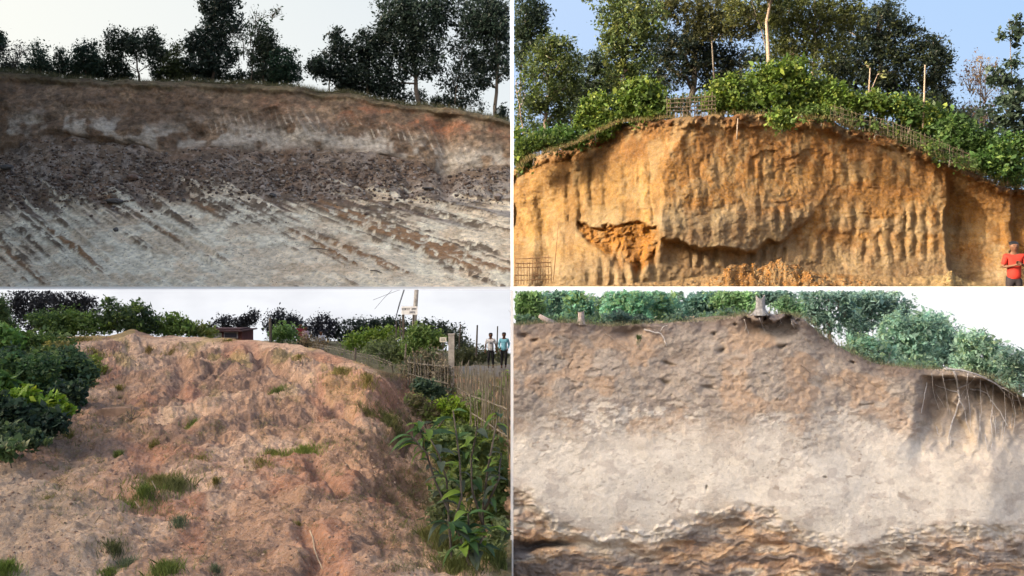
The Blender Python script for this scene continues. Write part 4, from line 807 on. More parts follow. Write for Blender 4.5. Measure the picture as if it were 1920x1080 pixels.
# ------------------------------------------------------------ people
M_skin = flat('skin', (.13, .062, .036), rough=.6, var=.08, scale=12); M_hair = flat('black_hair', (.012, .011, .011), rough=.5, var=.3, scale=60)
def skin_obj(name, verts, edges, mat, parent, root=0, sub=2):
    me = bpy.data.meshes.new(name); me.from_pydata([v[:3] for v in verts], edges, []); me.materials.append(mat)
    o = bpy.data.objects.new(name, me); link(o, parent)
    o.modifiers.new('skin', 'SKIN'); sv = me.skin_vertices[0].data
    for i, v in enumerate(verts): r = v[3]; sv[i].radius = (r, r); sv[i].use_root = (i == root)
    m = o.modifiers.new('sub', 'SUBSURF'); m.levels = sub; m.render_levels = sub
    o.modifiers['skin'].use_smooth_shade = True
    return o
def person(label, loc, h, heading, shirt, trousers, elbows, hands, knees, feet, long_sleeve=False, shirt_print=None, group=None, head_turn=(0, 0), finger_dir=None, skirt=None):
    """joints in metres for a 1.7 m body, x to the picture's right, -y towards the viewer"""
    root = empty('person', loc, label, 'person', group, heading); root.scale = (h / 1.7,) * 3
    V, E = [], []
    def v(x, y, z, r, link_to=None):
        V.append((x, y, z, r)); i = len(V) - 1
        if link_to is not None: E.append((link_to, i))
        return i
    pel = v(0, 0, .90, .085); bel = v(0, 0, 1.03, .085, pel); che = v(0, .005, 1.22, .10, bel); upc = v(0, .01, 1.36, .085, che)
    nk = v(0, .005, 1.44, .050, upc); hx, hy = head_turn
    h0 = v(hx * .3, -.015 + hy * .3, 1.505, .068, nk); h1 = v(hx * .7, -.02 + hy * .7, 1.575, .108, h0); h2 = v(hx, -.01 + hy, 1.655, .092, h1)
    for s in (-1, 1):
        el, ha = elbows[s > 0], hands[s > 0]
        sh = v(s * .16, .01, 1.375, .060, upc); up = v((s * .19 + el[0]) / 2, el[1] * .5, (1.36 + el[2]) / 2, .046, sh)
        e = v(*el, .037, up); w = v(el[0] + (ha[0] - el[0]) * .9, el[1] + (ha[1] - el[1]) * .9, el[2] + (ha[2] - el[2]) * .9, .025, e)
        dv = (Vector(ha) - Vector(el)).normalized(); fd = Vector(finger_dir[s > 0]).normalized() if finger_dir else dv
        side = fd.cross(Vector((0, 1, 0)) if abs(fd.y) < .8 else Vector((0, 0, 1))).normalized()
        pc = Vector(ha) + fd * .035; p = v(*pc, .027, w)
        for j, (o_, ln) in enumerate(((-.026, .055), (-.009, .068), (.009, .064), (.026, .05))):
            a = pc + fd * .035 + side * o_; b = a + fd * ln * .5 + Vector((0, -.006, 0)); c = a + fd * ln * .85 + Vector((0, -.022, 0))
            i0 = v(*a, .010, p); i1 = v(*b, .009, i0); v(*c, .008, i1)
        tb = pc - side * .03 * s; t0 = v(*(tb + fd * .01), .011, p); v(*(tb + fd * .045 - side * .012 * s), .009, t0)
        kn, ft = knees[s > 0], feet[s > 0]
        hp = v(s * .085, 0, .84, .068, pel); th = v((s * .09 + kn[0]) / 2, kn[1] * .5, (.86 + kn[2]) / 2, .064, hp); k = v(*kn, .050, th)
        ca = v(lerp(kn[0], ft[0], .35), lerp(kn[1], ft[1], .35) + .015, lerp(kn[2], ft[2] + .08, .35), .052, k); an = v(ft[0], ft[1], ft[2] + .08, .034, ca)
        he = v(ft[0], ft[1] - .05, ft[2] + .04, .036, an); v(ft[0] + s * .01, ft[1] - .15, ft[2] + .028, .028, he)
    skin_obj('body', V, E, M_skin, root)
    def pick(name, chain, mat, pad, sub=2):
        vv, ee = [], []
        idx = {}
        for a, b in chain:
            for q in (a, b):
                if q not in idx: idx[q] = len(vv); vv.append(q)
            ee.append((idx[a], idx[b]))
        return skin_obj(name, vv, ee, mat, root, sub=sub)
    # shirt
    sv = [(0, 0, .80, .165), (0, 0, 1.00, .150), (0, 0, 1.22, .155), (0, .008, 1.37, .110)]
    ch = [(sv[0], sv[1]), (sv[1], sv[2]), (sv[2], sv[3])]
    for s in (-1, 1):
        el, ha = elbows[s > 0], hands[s > 0]
        a = (s * .165, .01, 1.37, .078); b = ((s * .19 + el[0]) / 2 + .0, el[1] * .5, (1.36 + el[2]) / 2, .066); c = (lerp(s * .19, el[0], .85), el[1] * .85, lerp(1.36, el[2], .85), .060)
        ch += [(sv[3], a), (a, b), (b, c)]
        if long_sleeve:
            e = (*el, .052); w = (*[lerp(el[i], ha[i], .85) for i in range(3)], .040); ch += [(c, e), (e, w)]
    sh = pick('shirt', ch, shirt, 0)
    tv = [(0, 0, .97, .125), (0, 0, .88, .130)]; ch = [(tv[0], tv[1])]
    for s in (-1, 1):
        kn, ft = knees[s > 0], feet[s > 0]
        a = (s * .092, 0, .82, .112); b = ((s * .09 + kn[0]) / 2, kn[1] * .5, (.86 + kn[2]) / 2, .090); c = (*kn, .070); d = (ft[0], ft[1], ft[2] + .11, .058)
        ch += [(tv[1], a), (a, b), (b, c), (c, d)]
    pick('trousers', ch, trousers, 0)
    hv = [(hx, .004 + hy, 1.690, .112), (hx, .030 + hy, 1.645, .116), (hx * .8, .052 + hy, 1.57, .060)]
    pick('hair', [(hv[0], hv[1]), (hv[1], hv[2])], M_hair, 0)
    for s in (-1, 1):
        mb = MB(); mb.tube([(hx + s * .032, -.095 + hy, 1.603), (hx + s * .032, -.104 + hy, 1.603)], .011, 6); mb.build('eye', M_hair, root)
        mb = MB(); mb.tube([(hx + s * .083, -.01 + hy, 1.575), (hx + s * .093, .0 + hy, 1.60), (hx + s * .083, .005 + hy, 1.625)], [.010, .014, .010], 5); mb.build('ear', M_skin, root)
        ft = feet[s > 0]; pick('shoe', [((ft[0], ft[1] + .02, ft[2] + .04, .048), (ft[0], ft[1] - .15, ft[2] + .03, .040))], M_hair, 0)
    mb = MB(); mb.tube([(hx, -.098 + hy, 1.60), (hx, -.125 + hy, 1.565), (hx, -.10 + hy, 1.555)], [.008, .014, .010], 5); mb.build('nose', M_skin, root)
    mb = MB(); mb.tube([(hx - .025, -.092 + hy, 1.53), (hx, -.102 + hy, 1.528), (hx + .025, -.092 + hy, 1.53)], .007, 5); mb.build('mouth', flat('lips', (.22, .08, .06), var=.1), root)
    if shirt_print:
        R = random.Random(3); mb = MB()
        for z in (1.28, 1.245, 1.20, 1.165):
            x = -.07
            while x < .07:
                w = R.uniform(.012, .04); mb.box(x, x + w, -.152, -.142, z - .012, z + .010); x += w + R.uniform(.006, .02)
        mb.build('shirt_print', shirt_print, root)
    return root
M_red = flat('red_cotton', (.36, .028, .018), var=.12, scale=9); M_dark = flat('black_trousers', (.02, .02, .022), var=.2, scale=9); M_brownt = flat('dark_grey_trousers', (.025, .02, .022), var=.2, scale=9)
M_wshirt = flat('white_cotton', (.62, .60, .60), var=.08, scale=9); M_cyan = flat('pale_blue_cotton', (.20, .50, .62), var=.1, scale=9); M_maroon = flat('maroon_cloth', (.22, .03, .04), var=.1); M_print = flat('grey_print', (.10, .10, .11), var=.1)
bx, by, bz = P(1902, 538, 18.3)
person('boy in a red T-shirt and dark trousers standing with hands together before the sunlit cliff', (bx, by, bz - .62), 1.55, -.2, M_red, M_brownt,
       ((-.24, -.05, 1.12), (.24, -.05, 1.12)), ((-.06, -.24, 1.16), (.05, -.25, 1.20)), ((-.10, -.02, .48), (.10, -.03, .48)), ((-.11, 0, 0), (.12, 0, 0)), finger_dir=((.8, -.3, .25), (-.8, -.3, .2)), head_turn=(-.01, -.02))
GR = 'young men walking on the road'
px_, py_, dd = 920.5, 690, 43.0
person('young man in a white printed T-shirt and black trousers walking on the road', P(px_, py_, dd), 1.68, 0, M_wshirt, M_dark,
       ((-.25, .03, 1.10), (.25, .02, 1.10)), ((-.26, -.04, .85), (.27, -.05, .86)), ((-.10, -.08, .49), (.10, .03, .48)), ((-.11, .02, 0), (.12, .06, .0)), shirt_print=M_print, group=GR)
person('young man in a pale blue long sleeved shirt at the right edge of the road', P(945.5, 690.5, 42.6), 1.70, 0, M_cyan, M_dark,
       ((-.24, .05, 1.11), (.24, .05, 1.11)), ((-.20, -.10, .90), (.18, -.12, .92)), ((-.10, .02, .48), (.09, -.12, .50)), ((-.12, .03, 0), (.08, .05, .02)), long_sleeve=True, group=GR)
GF = 'figures far off beyond the mound'
person('distant figure in a dark red top standing beyond the mound', (P(564, 607, 44)[0], 44, P(564, 607, 44)[2] - 1.6), 1.62, .6, M_maroon, M_dark,
       ((-.23, .03, 1.10), (.23, .02, 1.10)), ((-.22, -.08, .88), (.22, -.08, .88)), ((-.10, -.02, .49), (.10, .0, .48)), ((-.11, .02, 0), (.12, .02, .0)), group=GF)
person('distant pink figure beside the one in dark red', (P(573.5, 612, 43)[0], 43, P(573.5, 612, 43)[2] - 1.52), 1.55, 1.2, flat('pink_cloth', (.55, .36, .36), var=.1), M_dark,
       ((-.23, .03, 1.10), (.23, .02, 1.10)), ((-.22, -.08, .88), (.22, -.08, .88)), ((-.10, -.02, .49), (.10, .0, .48)), ((-.11, .02, 0), (.12, .02, .0)), group=GF)
person('distant grey figure right of the pair beyond the mound', (P(603, 622, 46)[0], 46, P(603, 622, 46)[2] - 1.32), 1.35, -.4, flat('grey_cloth', (.42, .42, .46), var=.1), flat('light_grey_cloth', (.30, .30, .33), var=.1),
       ((-.23, .03, 1.10), (.23, .02, 1.10)), ((-.22, -.08, .88), (.22, -.08, .88)), ((-.10, -.02, .49), (.10, .0, .48)), ((-.11, .02, 0), (.12, .02, .0)), group=GF)

# ------------------------------------------------------------ site 3 vegetation
def t3(label, base, blobs, d, **k):
    k.setdefault('clip', clip_low); return tree(label, base, d, blobs, **k)
def b3(label, base, blobs, d, **k):
    k.setdefault('name', 'bush'); k.setdefault('cat', 'bush'); k.setdefault('crown', 'foliage'); k.setdefault('trunk', 2.5); k.setdefault('col', (.07, .12, .035)); k.setdefault('young', (.13, .19, .05)); k.setdefault('leaf', 6); k['col'] = tuple(c * 1.35 for c in k['col']); k['young'] = tuple(c * 1.2 for c in k['young'])
    return t3(label, base, blobs, d, **k)
PUR = (.045, .042, .042)
GT = 'far trees on the horizon behind the mound'; GU = 'shrubs crowding the left flank of the mound'
t3('greyish dark tree with airy crown at the upper left of the mound', (70, 640), [(55, 562, 34, 18), (90, 570, 28, 22), (30, 575, 24, 20), (60, 600, 50, 20)], 32, n=4200, leaf=5.5, col=PUR, trunk=5, twigs=14)
t3('greyish dark tree with open branches right of the airy one', (140, 640), [(130, 562, 30, 18), (155, 580, 26, 20), (120, 590, 34, 22), (165, 565, 14, 12)], 31, n=3400, leaf=5.5, col=PUR, trunk=5, twigs=16)
t3('feathery light green bamboo clump at the extreme left edge', (-8, 690), [(-5, 585, 16, 26), (4, 610, 16, 18)], 20, n=1500, leaf=11, col=(.09, .14, .05), trunk=2, width=.2, group=None)
for i, (lab, bs, bl, n) in enumerate((
    ('low green shrub at the left end of the crest hedge', (90, 634), [(85, 600, 26, 14), (110, 612, 26, 16)], 2200),
    ('leafy green shrub in the middle of the crest hedge', (140, 632), [(135, 596, 28, 14), (160, 608, 30, 18), (120, 618, 26, 12)], 2800),
    ('taller shrub with upright shoots on the crest of the mound', (222, 628), [(205, 572, 10, 12), (222, 590, 22, 16), (250, 585, 20, 16), (235, 608, 40, 14), (190, 608, 24, 16)], 3600),
    ('dark edged shrub right of the upright shoots', (275, 632), [(265, 590, 16, 18), (280, 605, 16, 18), (262, 615, 30, 14)], 2000),
    ('bright green shrub at the right end of the crest hedge', (325, 632), [(310, 605, 18, 14), (332, 602, 18, 10), (345, 615, 22, 12), (320, 620, 34, 10)], 2200),
    ('small yellowish bush trailing off the crest hedge', (375, 636), [(372, 620, 18, 10), (390, 624, 16, 6)], 900))):
    b3(lab, bs, bl, 22.8 + .2 * i, n=n, leaf=6.5, col=[(.06, .10, .035), (.075, .12, .03), (.05, .08, .035), (.04, .065, .03), (.09, .14, .035), (.12, .14, .04)][i], group='shrubs along the crest of the mound')
for i, (lab, bs, bl, d, n, lf, c, yg) in enumerate((
    ('light green tall grassy bush at the left edge, upper part', (10, 690), [(5, 635, 22, 22), (25, 640, 18, 16), (5, 660, 24, 18)], 17, 3000, 9, (.10, .19, .05), (.15, .24, .07)),
    ('mid green bush under the crest hedge at left', (70, 690), [(60, 645, 34, 20), (95, 650, 30, 18), (40, 665, 34, 16), (120, 642, 16, 10)], 17.5, 4200, 8, (.065, .105, .03), (.12, .16, .05)),
    ('yellowish dry bush at the upper edge of the thicket', (118, 680), [(112, 655, 18, 12), (130, 668, 12, 10)], 16.5, 1100, 7, (.15, .14, .045), (.19, .17, .06)),
    ('large dark green bush forming the right bulge of the thicket', (130, 765), [(120, 672, 30, 14), (150, 712, 26, 18), (110, 725, 38, 24), (140, 690, 26, 12), (95, 690, 30, 18), (165, 695, 10, 10), (130, 750, 20, 12)], 12.8, 6500, 9, (.042, .075, .040), (.10, .15, .055)),
    ('dark green bush in the middle of the thicket', (60, 780), [(70, 695, 34, 22), (40, 710, 36, 28), (75, 730, 36, 24), (20, 690, 26, 20)], 12.2, 7000, 10, (.042, .080, .034), (.10, .16, .05)),
    ('bright yellow green leafy bush low in the thicket', (95, 810), [(95, 758, 22, 12), (70, 768, 20, 14), (118, 770, 14, 10), (45, 745, 26, 12)], 10.2, 1500, 15, (.13, .21, .03), (.22, .28, .04)),
    ('dark shaded bush at the lower left of the thicket', (45, 830), [(40, 790, 40, 26), (85, 792, 26, 20), (15, 780, 30, 34), (110, 790, 16, 14)], 10, 5200, 12, (.018, .034, .022), (.05, .08, .04)),
    ('big leaved green bush at the left edge of the thicket', (-5, 800), [(0, 735, 24, 26), (20, 755, 24, 20), (-5, 770, 26, 22)], 10.4, 1700, 16, (.05, .10, .03), (.12, .19, .04)),
    ('small green plant with yellowish leaves on the lower left slope', (22, 850), [(20, 838, 22, 10), (5, 850, 18, 12)], 9, 420, 13, (.07, .11, .04), (.20, .22, .12)),
    ('little yellow green shrub on the right rim of the thicket', (178, 700), [(176, 688, 10, 12), (168, 700, 8, 8)], 14.6, 500, 8, (.13, .17, .04), (.19, .21, .05)))):
    b3(lab, bs, bl, d, n=n, leaf=lf, col=c, young=yg, group=GU, hollow=.3, width=.6, spread=10)
for i, (lab, bs, bl, n, c) in enumerate((
    ('small dark tree left of the shed roof on the horizon', (395, 650), [(395, 614, 10, 8), (420, 606, 14, 9)], 700, PUR),
    ('dark round crown left of the wooden post on the horizon', (455, 650), [(450, 610, 16, 12), (468, 600, 12, 10), (478, 592, 6, 8)], 1300, PUR),
    ('purplish dark tree just right of the wooden post', (535, 650), [(530, 598, 22, 12), (550, 612, 22, 16), (515, 612, 18, 14)], 2400, (.035, .036, .036)),
    ('purplish dark tree with thin top behind the distant figures', (590, 650), [(585, 615, 22, 14), (610, 602, 14, 10), (625, 616, 14, 12), (605, 625, 26, 10)], 2200, (.035, .034, .042)),
    ('dark green wooded clump right of the distant figures', (670, 655), [(660, 612, 24, 12), (690, 610, 24, 10), (680, 626, 36, 12), (650, 632, 20, 8)], 2800, (.028, .042, .028)),
    ('dark green wooded clump reaching the sign', (725, 660), [(720, 608, 24, 10), (745, 612, 22, 12), (735, 628, 34, 14), (705, 630, 22, 12)], 2800, (.034, .052, .028)),
    ('dark tree behind the pole and the tall weeds', (800, 670), [(790, 612, 24, 10), (820, 616, 22, 10), (845, 622, 20, 10), (810, 632, 40, 14)], 2800, (.035, .05, .03)))):
    t3(lab, bs, bl, 53, n=n, leaf=5, col=c, trunk=2, group=GT)
for i, (lab, bs, bl, d, n, c, yg, lf) in enumerate((
    ('bright green bush behind the wooden post on the mound crest', (530, 648), [(530, 620, 18, 12), (545, 630, 16, 10), (520, 632, 14, 10)], 24, 1700, (.08, .14, .045), (.12, .19, .06), 5),
    ('round grey green weed standing on the bare crest', (543, 675), [(543, 662, 9, 10)], 19.5, 500, (.10, .10, .055), (.13, .13, .07), 4),
    ('brownish tangle of dry plants below the distant figures', (585, 652), [(575, 640, 14, 8), (600, 645, 18, 7)], 23, 900, (.13, .10, .06), (.16, .13, .07), 4),
    ('yellow green tall weeds left of the sign', (700, 660), [(680, 638, 22, 12), (705, 635, 24, 16), (730, 630, 22, 14), (660, 645, 20, 8)], 30, 3200, (.10, .16, .03), (.16, .22, .04), 5.5),
    ('grey green brush below the sign', (738, 690), [(738, 650, 20, 14), (745, 668, 22, 16), (725, 672, 16, 12), (700, 655, 20, 10)], 24, 2600, (.10, .13, .06), (.15, .19, .08), 5.5),
    ('tall leafy weeds right under the pole', (790, 695), [(785, 625, 20, 16), (800, 645, 24, 20), (775, 650, 20, 20), (815, 640, 18, 18)], 23, 4200, (.085, .14, .04), (.14, .20, .06), 6),
    ('dry grey brown brush between the weeds and the concrete post', (800, 730), [(785, 680, 20, 20), (810, 685, 22, 26), (795, 710, 24, 20), (825, 700, 14, 24), (770, 690, 12, 20)], 19.5, 3800, (.12, .105, .07), (.10, .13, .07), 5),
    ('dark leafy bush at the foot of the brush', (800, 750), [(800, 728, 18, 12), (820, 738, 18, 12), (785, 720, 10, 8)], 17.5, 1300, (.04, .07, .045), (.08, .12, .06), 7),
    ('dark hedge beyond the road at the right', (900, 692), [(870, 665, 24, 14), (900, 668, 26, 12), (935, 668, 24, 10), (865, 678, 20, 10)], 46, 2600, (.07, .08, .04), (.11, .12, .05), 5),
    ('dark rounded tree top right of the concrete post', (872, 668), [(862, 645, 16, 10), (880, 655, 16, 10), (850, 632, 14, 12)], 49, 1500, (.05, .06, .035), (.08, .09, .045), 5),
    ('yellow green bush at the right edge beside the picket fence', (950, 740), [(955, 715, 8, 18), (948, 728, 8, 8)], 22, 420, (.10, .17, .04), (.16, .24, .05), 8),
    ('bright yellow green weeds under the picket fence', (860, 800), [(855, 765, 16, 16), (845, 785, 24, 14), (875, 790, 20, 16), (830, 760, 12, 10)], 14.5, 1700, (.13, .20, .03), (.20, .27, .05), 9),
    ('leafy green undergrowth at the lower right behind the sapling', (880, 1000), [(850, 830, 34, 30), (905, 850, 34, 34), (935, 900, 20, 40), (870, 900, 40, 34), (925, 970, 26, 40), (880, 985, 34, 34)], 8.6, 3000, (.07, .11, .04), (.14, .18, .05), 15),
    ('pale leaved undergrowth in the bottom right corner of the mound scene', (890, 1090), [(900, 1040, 44, 34), (850, 1060, 34, 26), (940, 1010, 16, 34), (820, 1080, 22, 14)], 6.6, 1000, (.10, .13, .06), (.20, .24, .10), 20))):
    b3(lab, bs, bl, d, n=n, leaf=lf, col=c, young=yg, group='weeds and bushes on the right flank of the mound', hollow=.15, width=.5)

for i, (lab, bs, bl, d, n, lf, c, yg) in enumerate((
    ('dark green leafy mass at the left edge below the tall grassy bush', (15, 760), [(15, 680, 30, 24), (5, 700, 26, 26), (40, 690, 26, 18), (20, 730, 36, 22)], 13.4, 4600, 10, (.030, .055, .030), (.07, .12, .04)),
    ('green bush with small leaves in the upper middle of the thicket', (100, 700), [(95, 668, 28, 14), (60, 675, 26, 14), (130, 672, 16, 12)], 15.2, 2600, 8, (.05, .08, .035), (.10, .14, .04)),
    ('shadowy bush at the foot of the thicket beside the bare soil', (120, 820), [(120, 745, 24, 22), (140, 735, 18, 16), (100, 770, 24, 20), (60, 800, 30, 18)], 11.2, 3600, 10, (.022, .040, .026), (.05, .08, .035)),
    ('low weeds in the bottom left corner of the thicket', (20, 870), [(20, 820, 30, 20), (60, 825, 26, 14), (0, 840, 20, 18)], 9.4, 1800, 11, (.04, .065, .035), (.10, .14, .06)))):
    b3(lab, bs, bl, d, n=n, leaf=lf, col=c, young=yg, group=GU, hollow=.2, width=.6, spread=10)
for i, (lab, bs, bl, d, n, lf, c, yg) in enumerate((
    ('brown green weeds on the eroded right rim above the saplings', (800, 790), [(790, 765, 20, 12), (810, 775, 18, 14), (775, 750, 16, 10)], 14.5, 1500, 7, (.12, .11, .06), (.13, .17, .05)),
    ('tangled green weeds between the right shoulder and the picket fence', (840, 850), [(835, 820, 22, 20), (860, 815, 26, 18), (890, 825, 26, 18), (920, 835, 24, 18)], 11.5, 2600, 10, (.10, .13, .05), (.15, .20, .05)),
    ('dense weeds under the picket fence at the right edge', (920, 870), [(905, 860, 26, 20), (935, 870, 20, 24), (880, 870, 22, 18)], 10, 2000, 12, (.07, .11, .04), (.14, .19, .05)),
    ('low green weeds on the slope beneath the foreground sapling', (840, 960), [(835, 920, 22, 20), (825, 960, 20, 20), (850, 990, 26, 22)], 7.9, 1300, 14, (.10, .12, .06), (.15, .20, .06)),
    ('grey dead brush beside the concrete post', (830, 745), [(832, 700, 12, 26), (822, 715, 12, 20), (842, 735, 12, 14)], 18.6, 1200, 7, (.19, .17, .13), (.14, .16, .09)),
    ('vines growing over the near picket fence', (905, 790), [(890, 760, 14, 12), (910, 745, 14, 14), (925, 775, 14, 14)], 16, 700, 8, (.11, .15, .06), (.14, .20, .06)))):
    b3(lab, bs, bl, d, n=n, leaf=lf, col=c, young=yg, group='weeds and bushes on the right flank of the mound', hollow=.1, width=.45)

# grass tufts
def tuft(label, px, py, w, h, n, col, group='grass tufts on the bare mound', site='bare_mound', name='grass_tuft', blade=.05, cat='grass tuft'):
    hp = hit(site, px, py)
    if hp is None: return
    k = hp.y / F; Rr = np.random.RandomState(int(px * 3 + py)); R_ = Rr
    n = int(n * 1.5); h = h * .55; col = tuple(lerp(c, q, .35) for c, q in zip(col, (.17, .15, .07))); a = Rr.uniform(0, 6.28, n); r = np.minimum(np.abs(Rr.normal(size=n)) * (.33 if w > 28 else .22), 1.0)
    x, y = np.cos(a) * r * w * k, np.sin(a) * r * w * k * 1.3
    z = np.zeros(n)
    bvt = BV[site]
    for i in range(n):
        q = bvt.ray_cast(Vector((hp.x + x[i], hp.y + y[i], 1.5)), Vector((0, 0, -1)))[0]
        z[i] = (q.z - hp.z) if q is not None and abs(q.z - hp.z) < .8 else 0
    b = np.stack([x, y, z], 1); hh = h * k * Rr.uniform(.5, 1.25, n)[:, None]
    tip = b + np.stack([Rr.normal(size=n) * .45, Rr.normal(size=n) * .35, np.ones(n)], 1) * hh
    if hp.x < 0:
        ok = (np.maximum(b[:, 0], tip[:, 0]) + hp.x < -.03); b, tip, hh = b[ok], tip[ok], hh[ok]; n = len(b)
    mid = b * .45 + tip * .55 + np.array([0, 0, 1]) * hh * .12
    an = Rr.uniform(0, 3.14, n); dx = np.stack([np.cos(an), np.sin(an), 0 * an], 1) * np.maximum(h * k * blade * .5, .45 * k)
    V = np.stack([b - dx - [0, 0, .01], b + dx - [0, 0, .01], mid + dx * .7, tip, mid - dx * .7], 1).reshape(-1, 3)
    C = np.repeat(np.array(col)[None] * Rr.uniform(.6, 1.4, n)[:, None], 5, 0)
    big = w > 28 and name == 'grass_tuft'; o = fast('grass' if big else name, V, np.arange(5 * n).reshape(n, 5), M_leaf_thin, cols=C, loc=hp); tag(o, label, cat, group, 'stuff' if big else None)
    return o
GRN = (.10, .17, .04); YEL = (.22, .20, .07); BLG = (.10, .16, .11)
for (px, py, w, h, n, c, lab) in (
    (8, 1072, 50, 40, 420, (.11, .20, .04), 'lush green grass tuft in the bottom left corner'),
    (222, 856, 22, 22, 130, (.09, .15, .04), 'small compact green tuft left of the centre of the mound'),
    (300, 905, 110, 26, 700, (.16, .17, .06), 'long olive grass patch on the left slope'),
    (270, 925, 90, 26, 600, GRN, 'green grass patch below the long olive one'),
    (330, 915, 60, 34, 420, (.12, .15, .06), 'taller grey green grass at the right end of the olive patch'),
    (335, 985, 34, 30, 160, BLG, 'bluish green little plant right of the dry stalks'),
    (215, 1035, 50, 34, 240, (.07, .10, .05), 'dark green weedy tuft near the bottom left'),
    (236, 1062, 36, 26, 200, BLG, 'bluish tuft beside the dark weedy tuft at the bottom'),
    (205, 1078, 36, 22, 180, GRN, 'green tuft at the bottom edge left of the middle tuft'),
    (312, 1075, 60, 40, 420, (.13, .20, .05), 'bright green grass clump at the bottom edge below the dry stalks'),
    (405, 1072, 26, 26, 110, BLG, 'small blue green plant at the bottom edge'),
    (360, 798, 34, 12, 160, (.13, .20, .05), 'small green grass patch in the middle of the mound'),
    (520, 735, 32, 18, 200, (.10, .15, .045), 'short green tuft in the upper middle gully'),
    (572, 848, 78, 18, 600, (.17, .24, .05), 'bright green grass strip across the middle right'),
    (515, 852, 44, 16, 260, (.16, .20, .05), 'yellow green grass just left of the bright strip'),
    (490, 868, 60, 14, 240, YEL, 'dry yellowish grass below the bright strip'),
    (730, 790, 60, 22, 420, (.12, .15, .05), 'olive grass tuft on the right shoulder of the mound'),
    (690, 775, 50, 14, 240, (.13, .13, .05), 'low brownish green grass left of the right shoulder tuft'),
    (745, 815, 50, 26, 260, (.12, .14, .06), 'tangled grass on the lower right shoulder'),
    (288, 838, 26, 18, 130, YEL, 'dry tuft left of the bright strip'),
    (430, 640, 30, 8, 100, YEL, 'yellow dry grass on the crest by the shed'),
    (640, 700, 60, 20, 260, (.24, .22, .08), 'straw yellow grass on the upper right of the mound'),
    (690, 715, 50, 22, 220, (.26, .23, .08), 'straw yellow grass next to the little earth bank'),
    (560, 672, 40, 10, 160, YEL, 'thin yellow grass beside the round weed'),
    (150, 640, 60, 14, 260, (.25, .21, .07), 'dry yellow grass at the left end of the crest'),
    (195, 700, 24, 22, 140, (.16, .18, .05), 'green yellow tuft on the left rim of the bare soil'),
    (225, 730, 22, 16, 90, YEL, 'sparse dry tuft above the earth slab'),
    (180, 665, 50, 18, 180, YEL, 'dry grass beneath the crest hedge at left'),
    (280, 660, 24, 16, 90, (.24, .18, .07), 'thin dry tuft under the little crest peak'),
    (320, 665, 40, 12, 120, (.26, .21, .10), 'pale dry grass right of the crest peak'),
    (380, 860, 40, 10, 130, YEL, 'short yellow tuft in the centre of the mound'),
    (130, 820, 30, 14, 140, (.16, .16, .05), 'yellowish tuft at the foot of the thicket'),
    (90, 935, 30, 10, 80, YEL, 'small dry tuft on the lower left slope'),
    (405, 905, 26, 20, 120, YEL, 'sparse yellow grass right of the olive patch'),
    (560, 985, 18, 12, 60, YEL, 'tiny straw tuft in the lower middle'),
    (800, 1010, 60, 30, 260, (.15, .16, .05), 'mixed grass at the foot of the sapling'),
    (860, 1070, 90, 40, 420, (.12, .16, .05), 'thick grass in the lower right below the sapling'),
    (935, 1060, 50, 60, 260, (.10, .15, .05), 'tall grass at the lower right by the white border bar')):
    tuft(lab, px, py, w, h, n, c)

R = random.Random(33)
def scatter(name, label, px0, px1, py0, py1, n, h, col, seed, dens, site='bare_mound'):
    Rr = np.random.RandomState(seed); out = []
    while len(out) < n:
        px, py = Rr.uniform(px0, px1), Rr.uniform(py0, py1)
        if float(dens(px, py)) < Rr.rand(): continue
        q = hit(site, px, py)
        if q is not None: out.append((q.x, q.y, q.z, q.y / F))
    p = np.array(out); n = len(p); k = p[:, 3:4]; m = 5
    p0 = np.repeat(p[:, :3], m, 0) + Rr.normal(size=(n * m, 3)) * np.repeat(k, m, 0) * np.array([3, 3, 0]); k = np.repeat(k, m, 0); n *= m
    hh = h * k * Rr.uniform(.4, 1.4, (n, 1)); tip = p0 + np.stack([Rr.normal(size=n) * .7, Rr.normal(size=n) * .5, Rr.uniform(.3, 1, n)], 1) * hh
    an = Rr.uniform(0, 3.14, n); dx = np.stack([np.cos(an), np.sin(an), 0 * an], 1) * k * .55
    ok = tip[:, 0] < -.03; p0, tip, dx = p0[ok], tip[ok], dx[ok]; n = len(p0)
    V = np.stack([p0 - dx, p0 + dx, tip], 1).reshape(-1, 3); cc = np.where(Rr.rand(n, 1) < .45, np.array([col]), np.array([(.21, .17, .09)])) * Rr.uniform(.6, 1.3, (n, 1))
    tag(fast(name, V, np.arange(3 * n).reshape(n, 3), M_leaf_thin, cols=np.repeat(cc, 3, 0)), label, 'weeds', kind='stuff')
dn = lambda px, py: sm(.10, .7, fbm(px / 45, py / 26, 0, 33, 3)) * .8 + .04
scatter('weeds', 'thin dull weeds and dead grass scattered over the bare mound', 90, 830, 640, 1075, 1500, 9, (.13, .15, .06), 3, dn)
scatter('weeds', 'dry brush creeping up the right rim of the mound', 700, 950, 700, 1075, 1500, 16, (.12, .15, .06), 4, lambda px, py: float(sm(690, 830, px + .1 * (py - 800))))
scatter('weeds', 'sparse dead stems at the foot of the left thicket', 60, 220, 650, 960, 420, 12, (.13, .15, .06), 6, lambda px, py: float(sm(230, 120, px)))

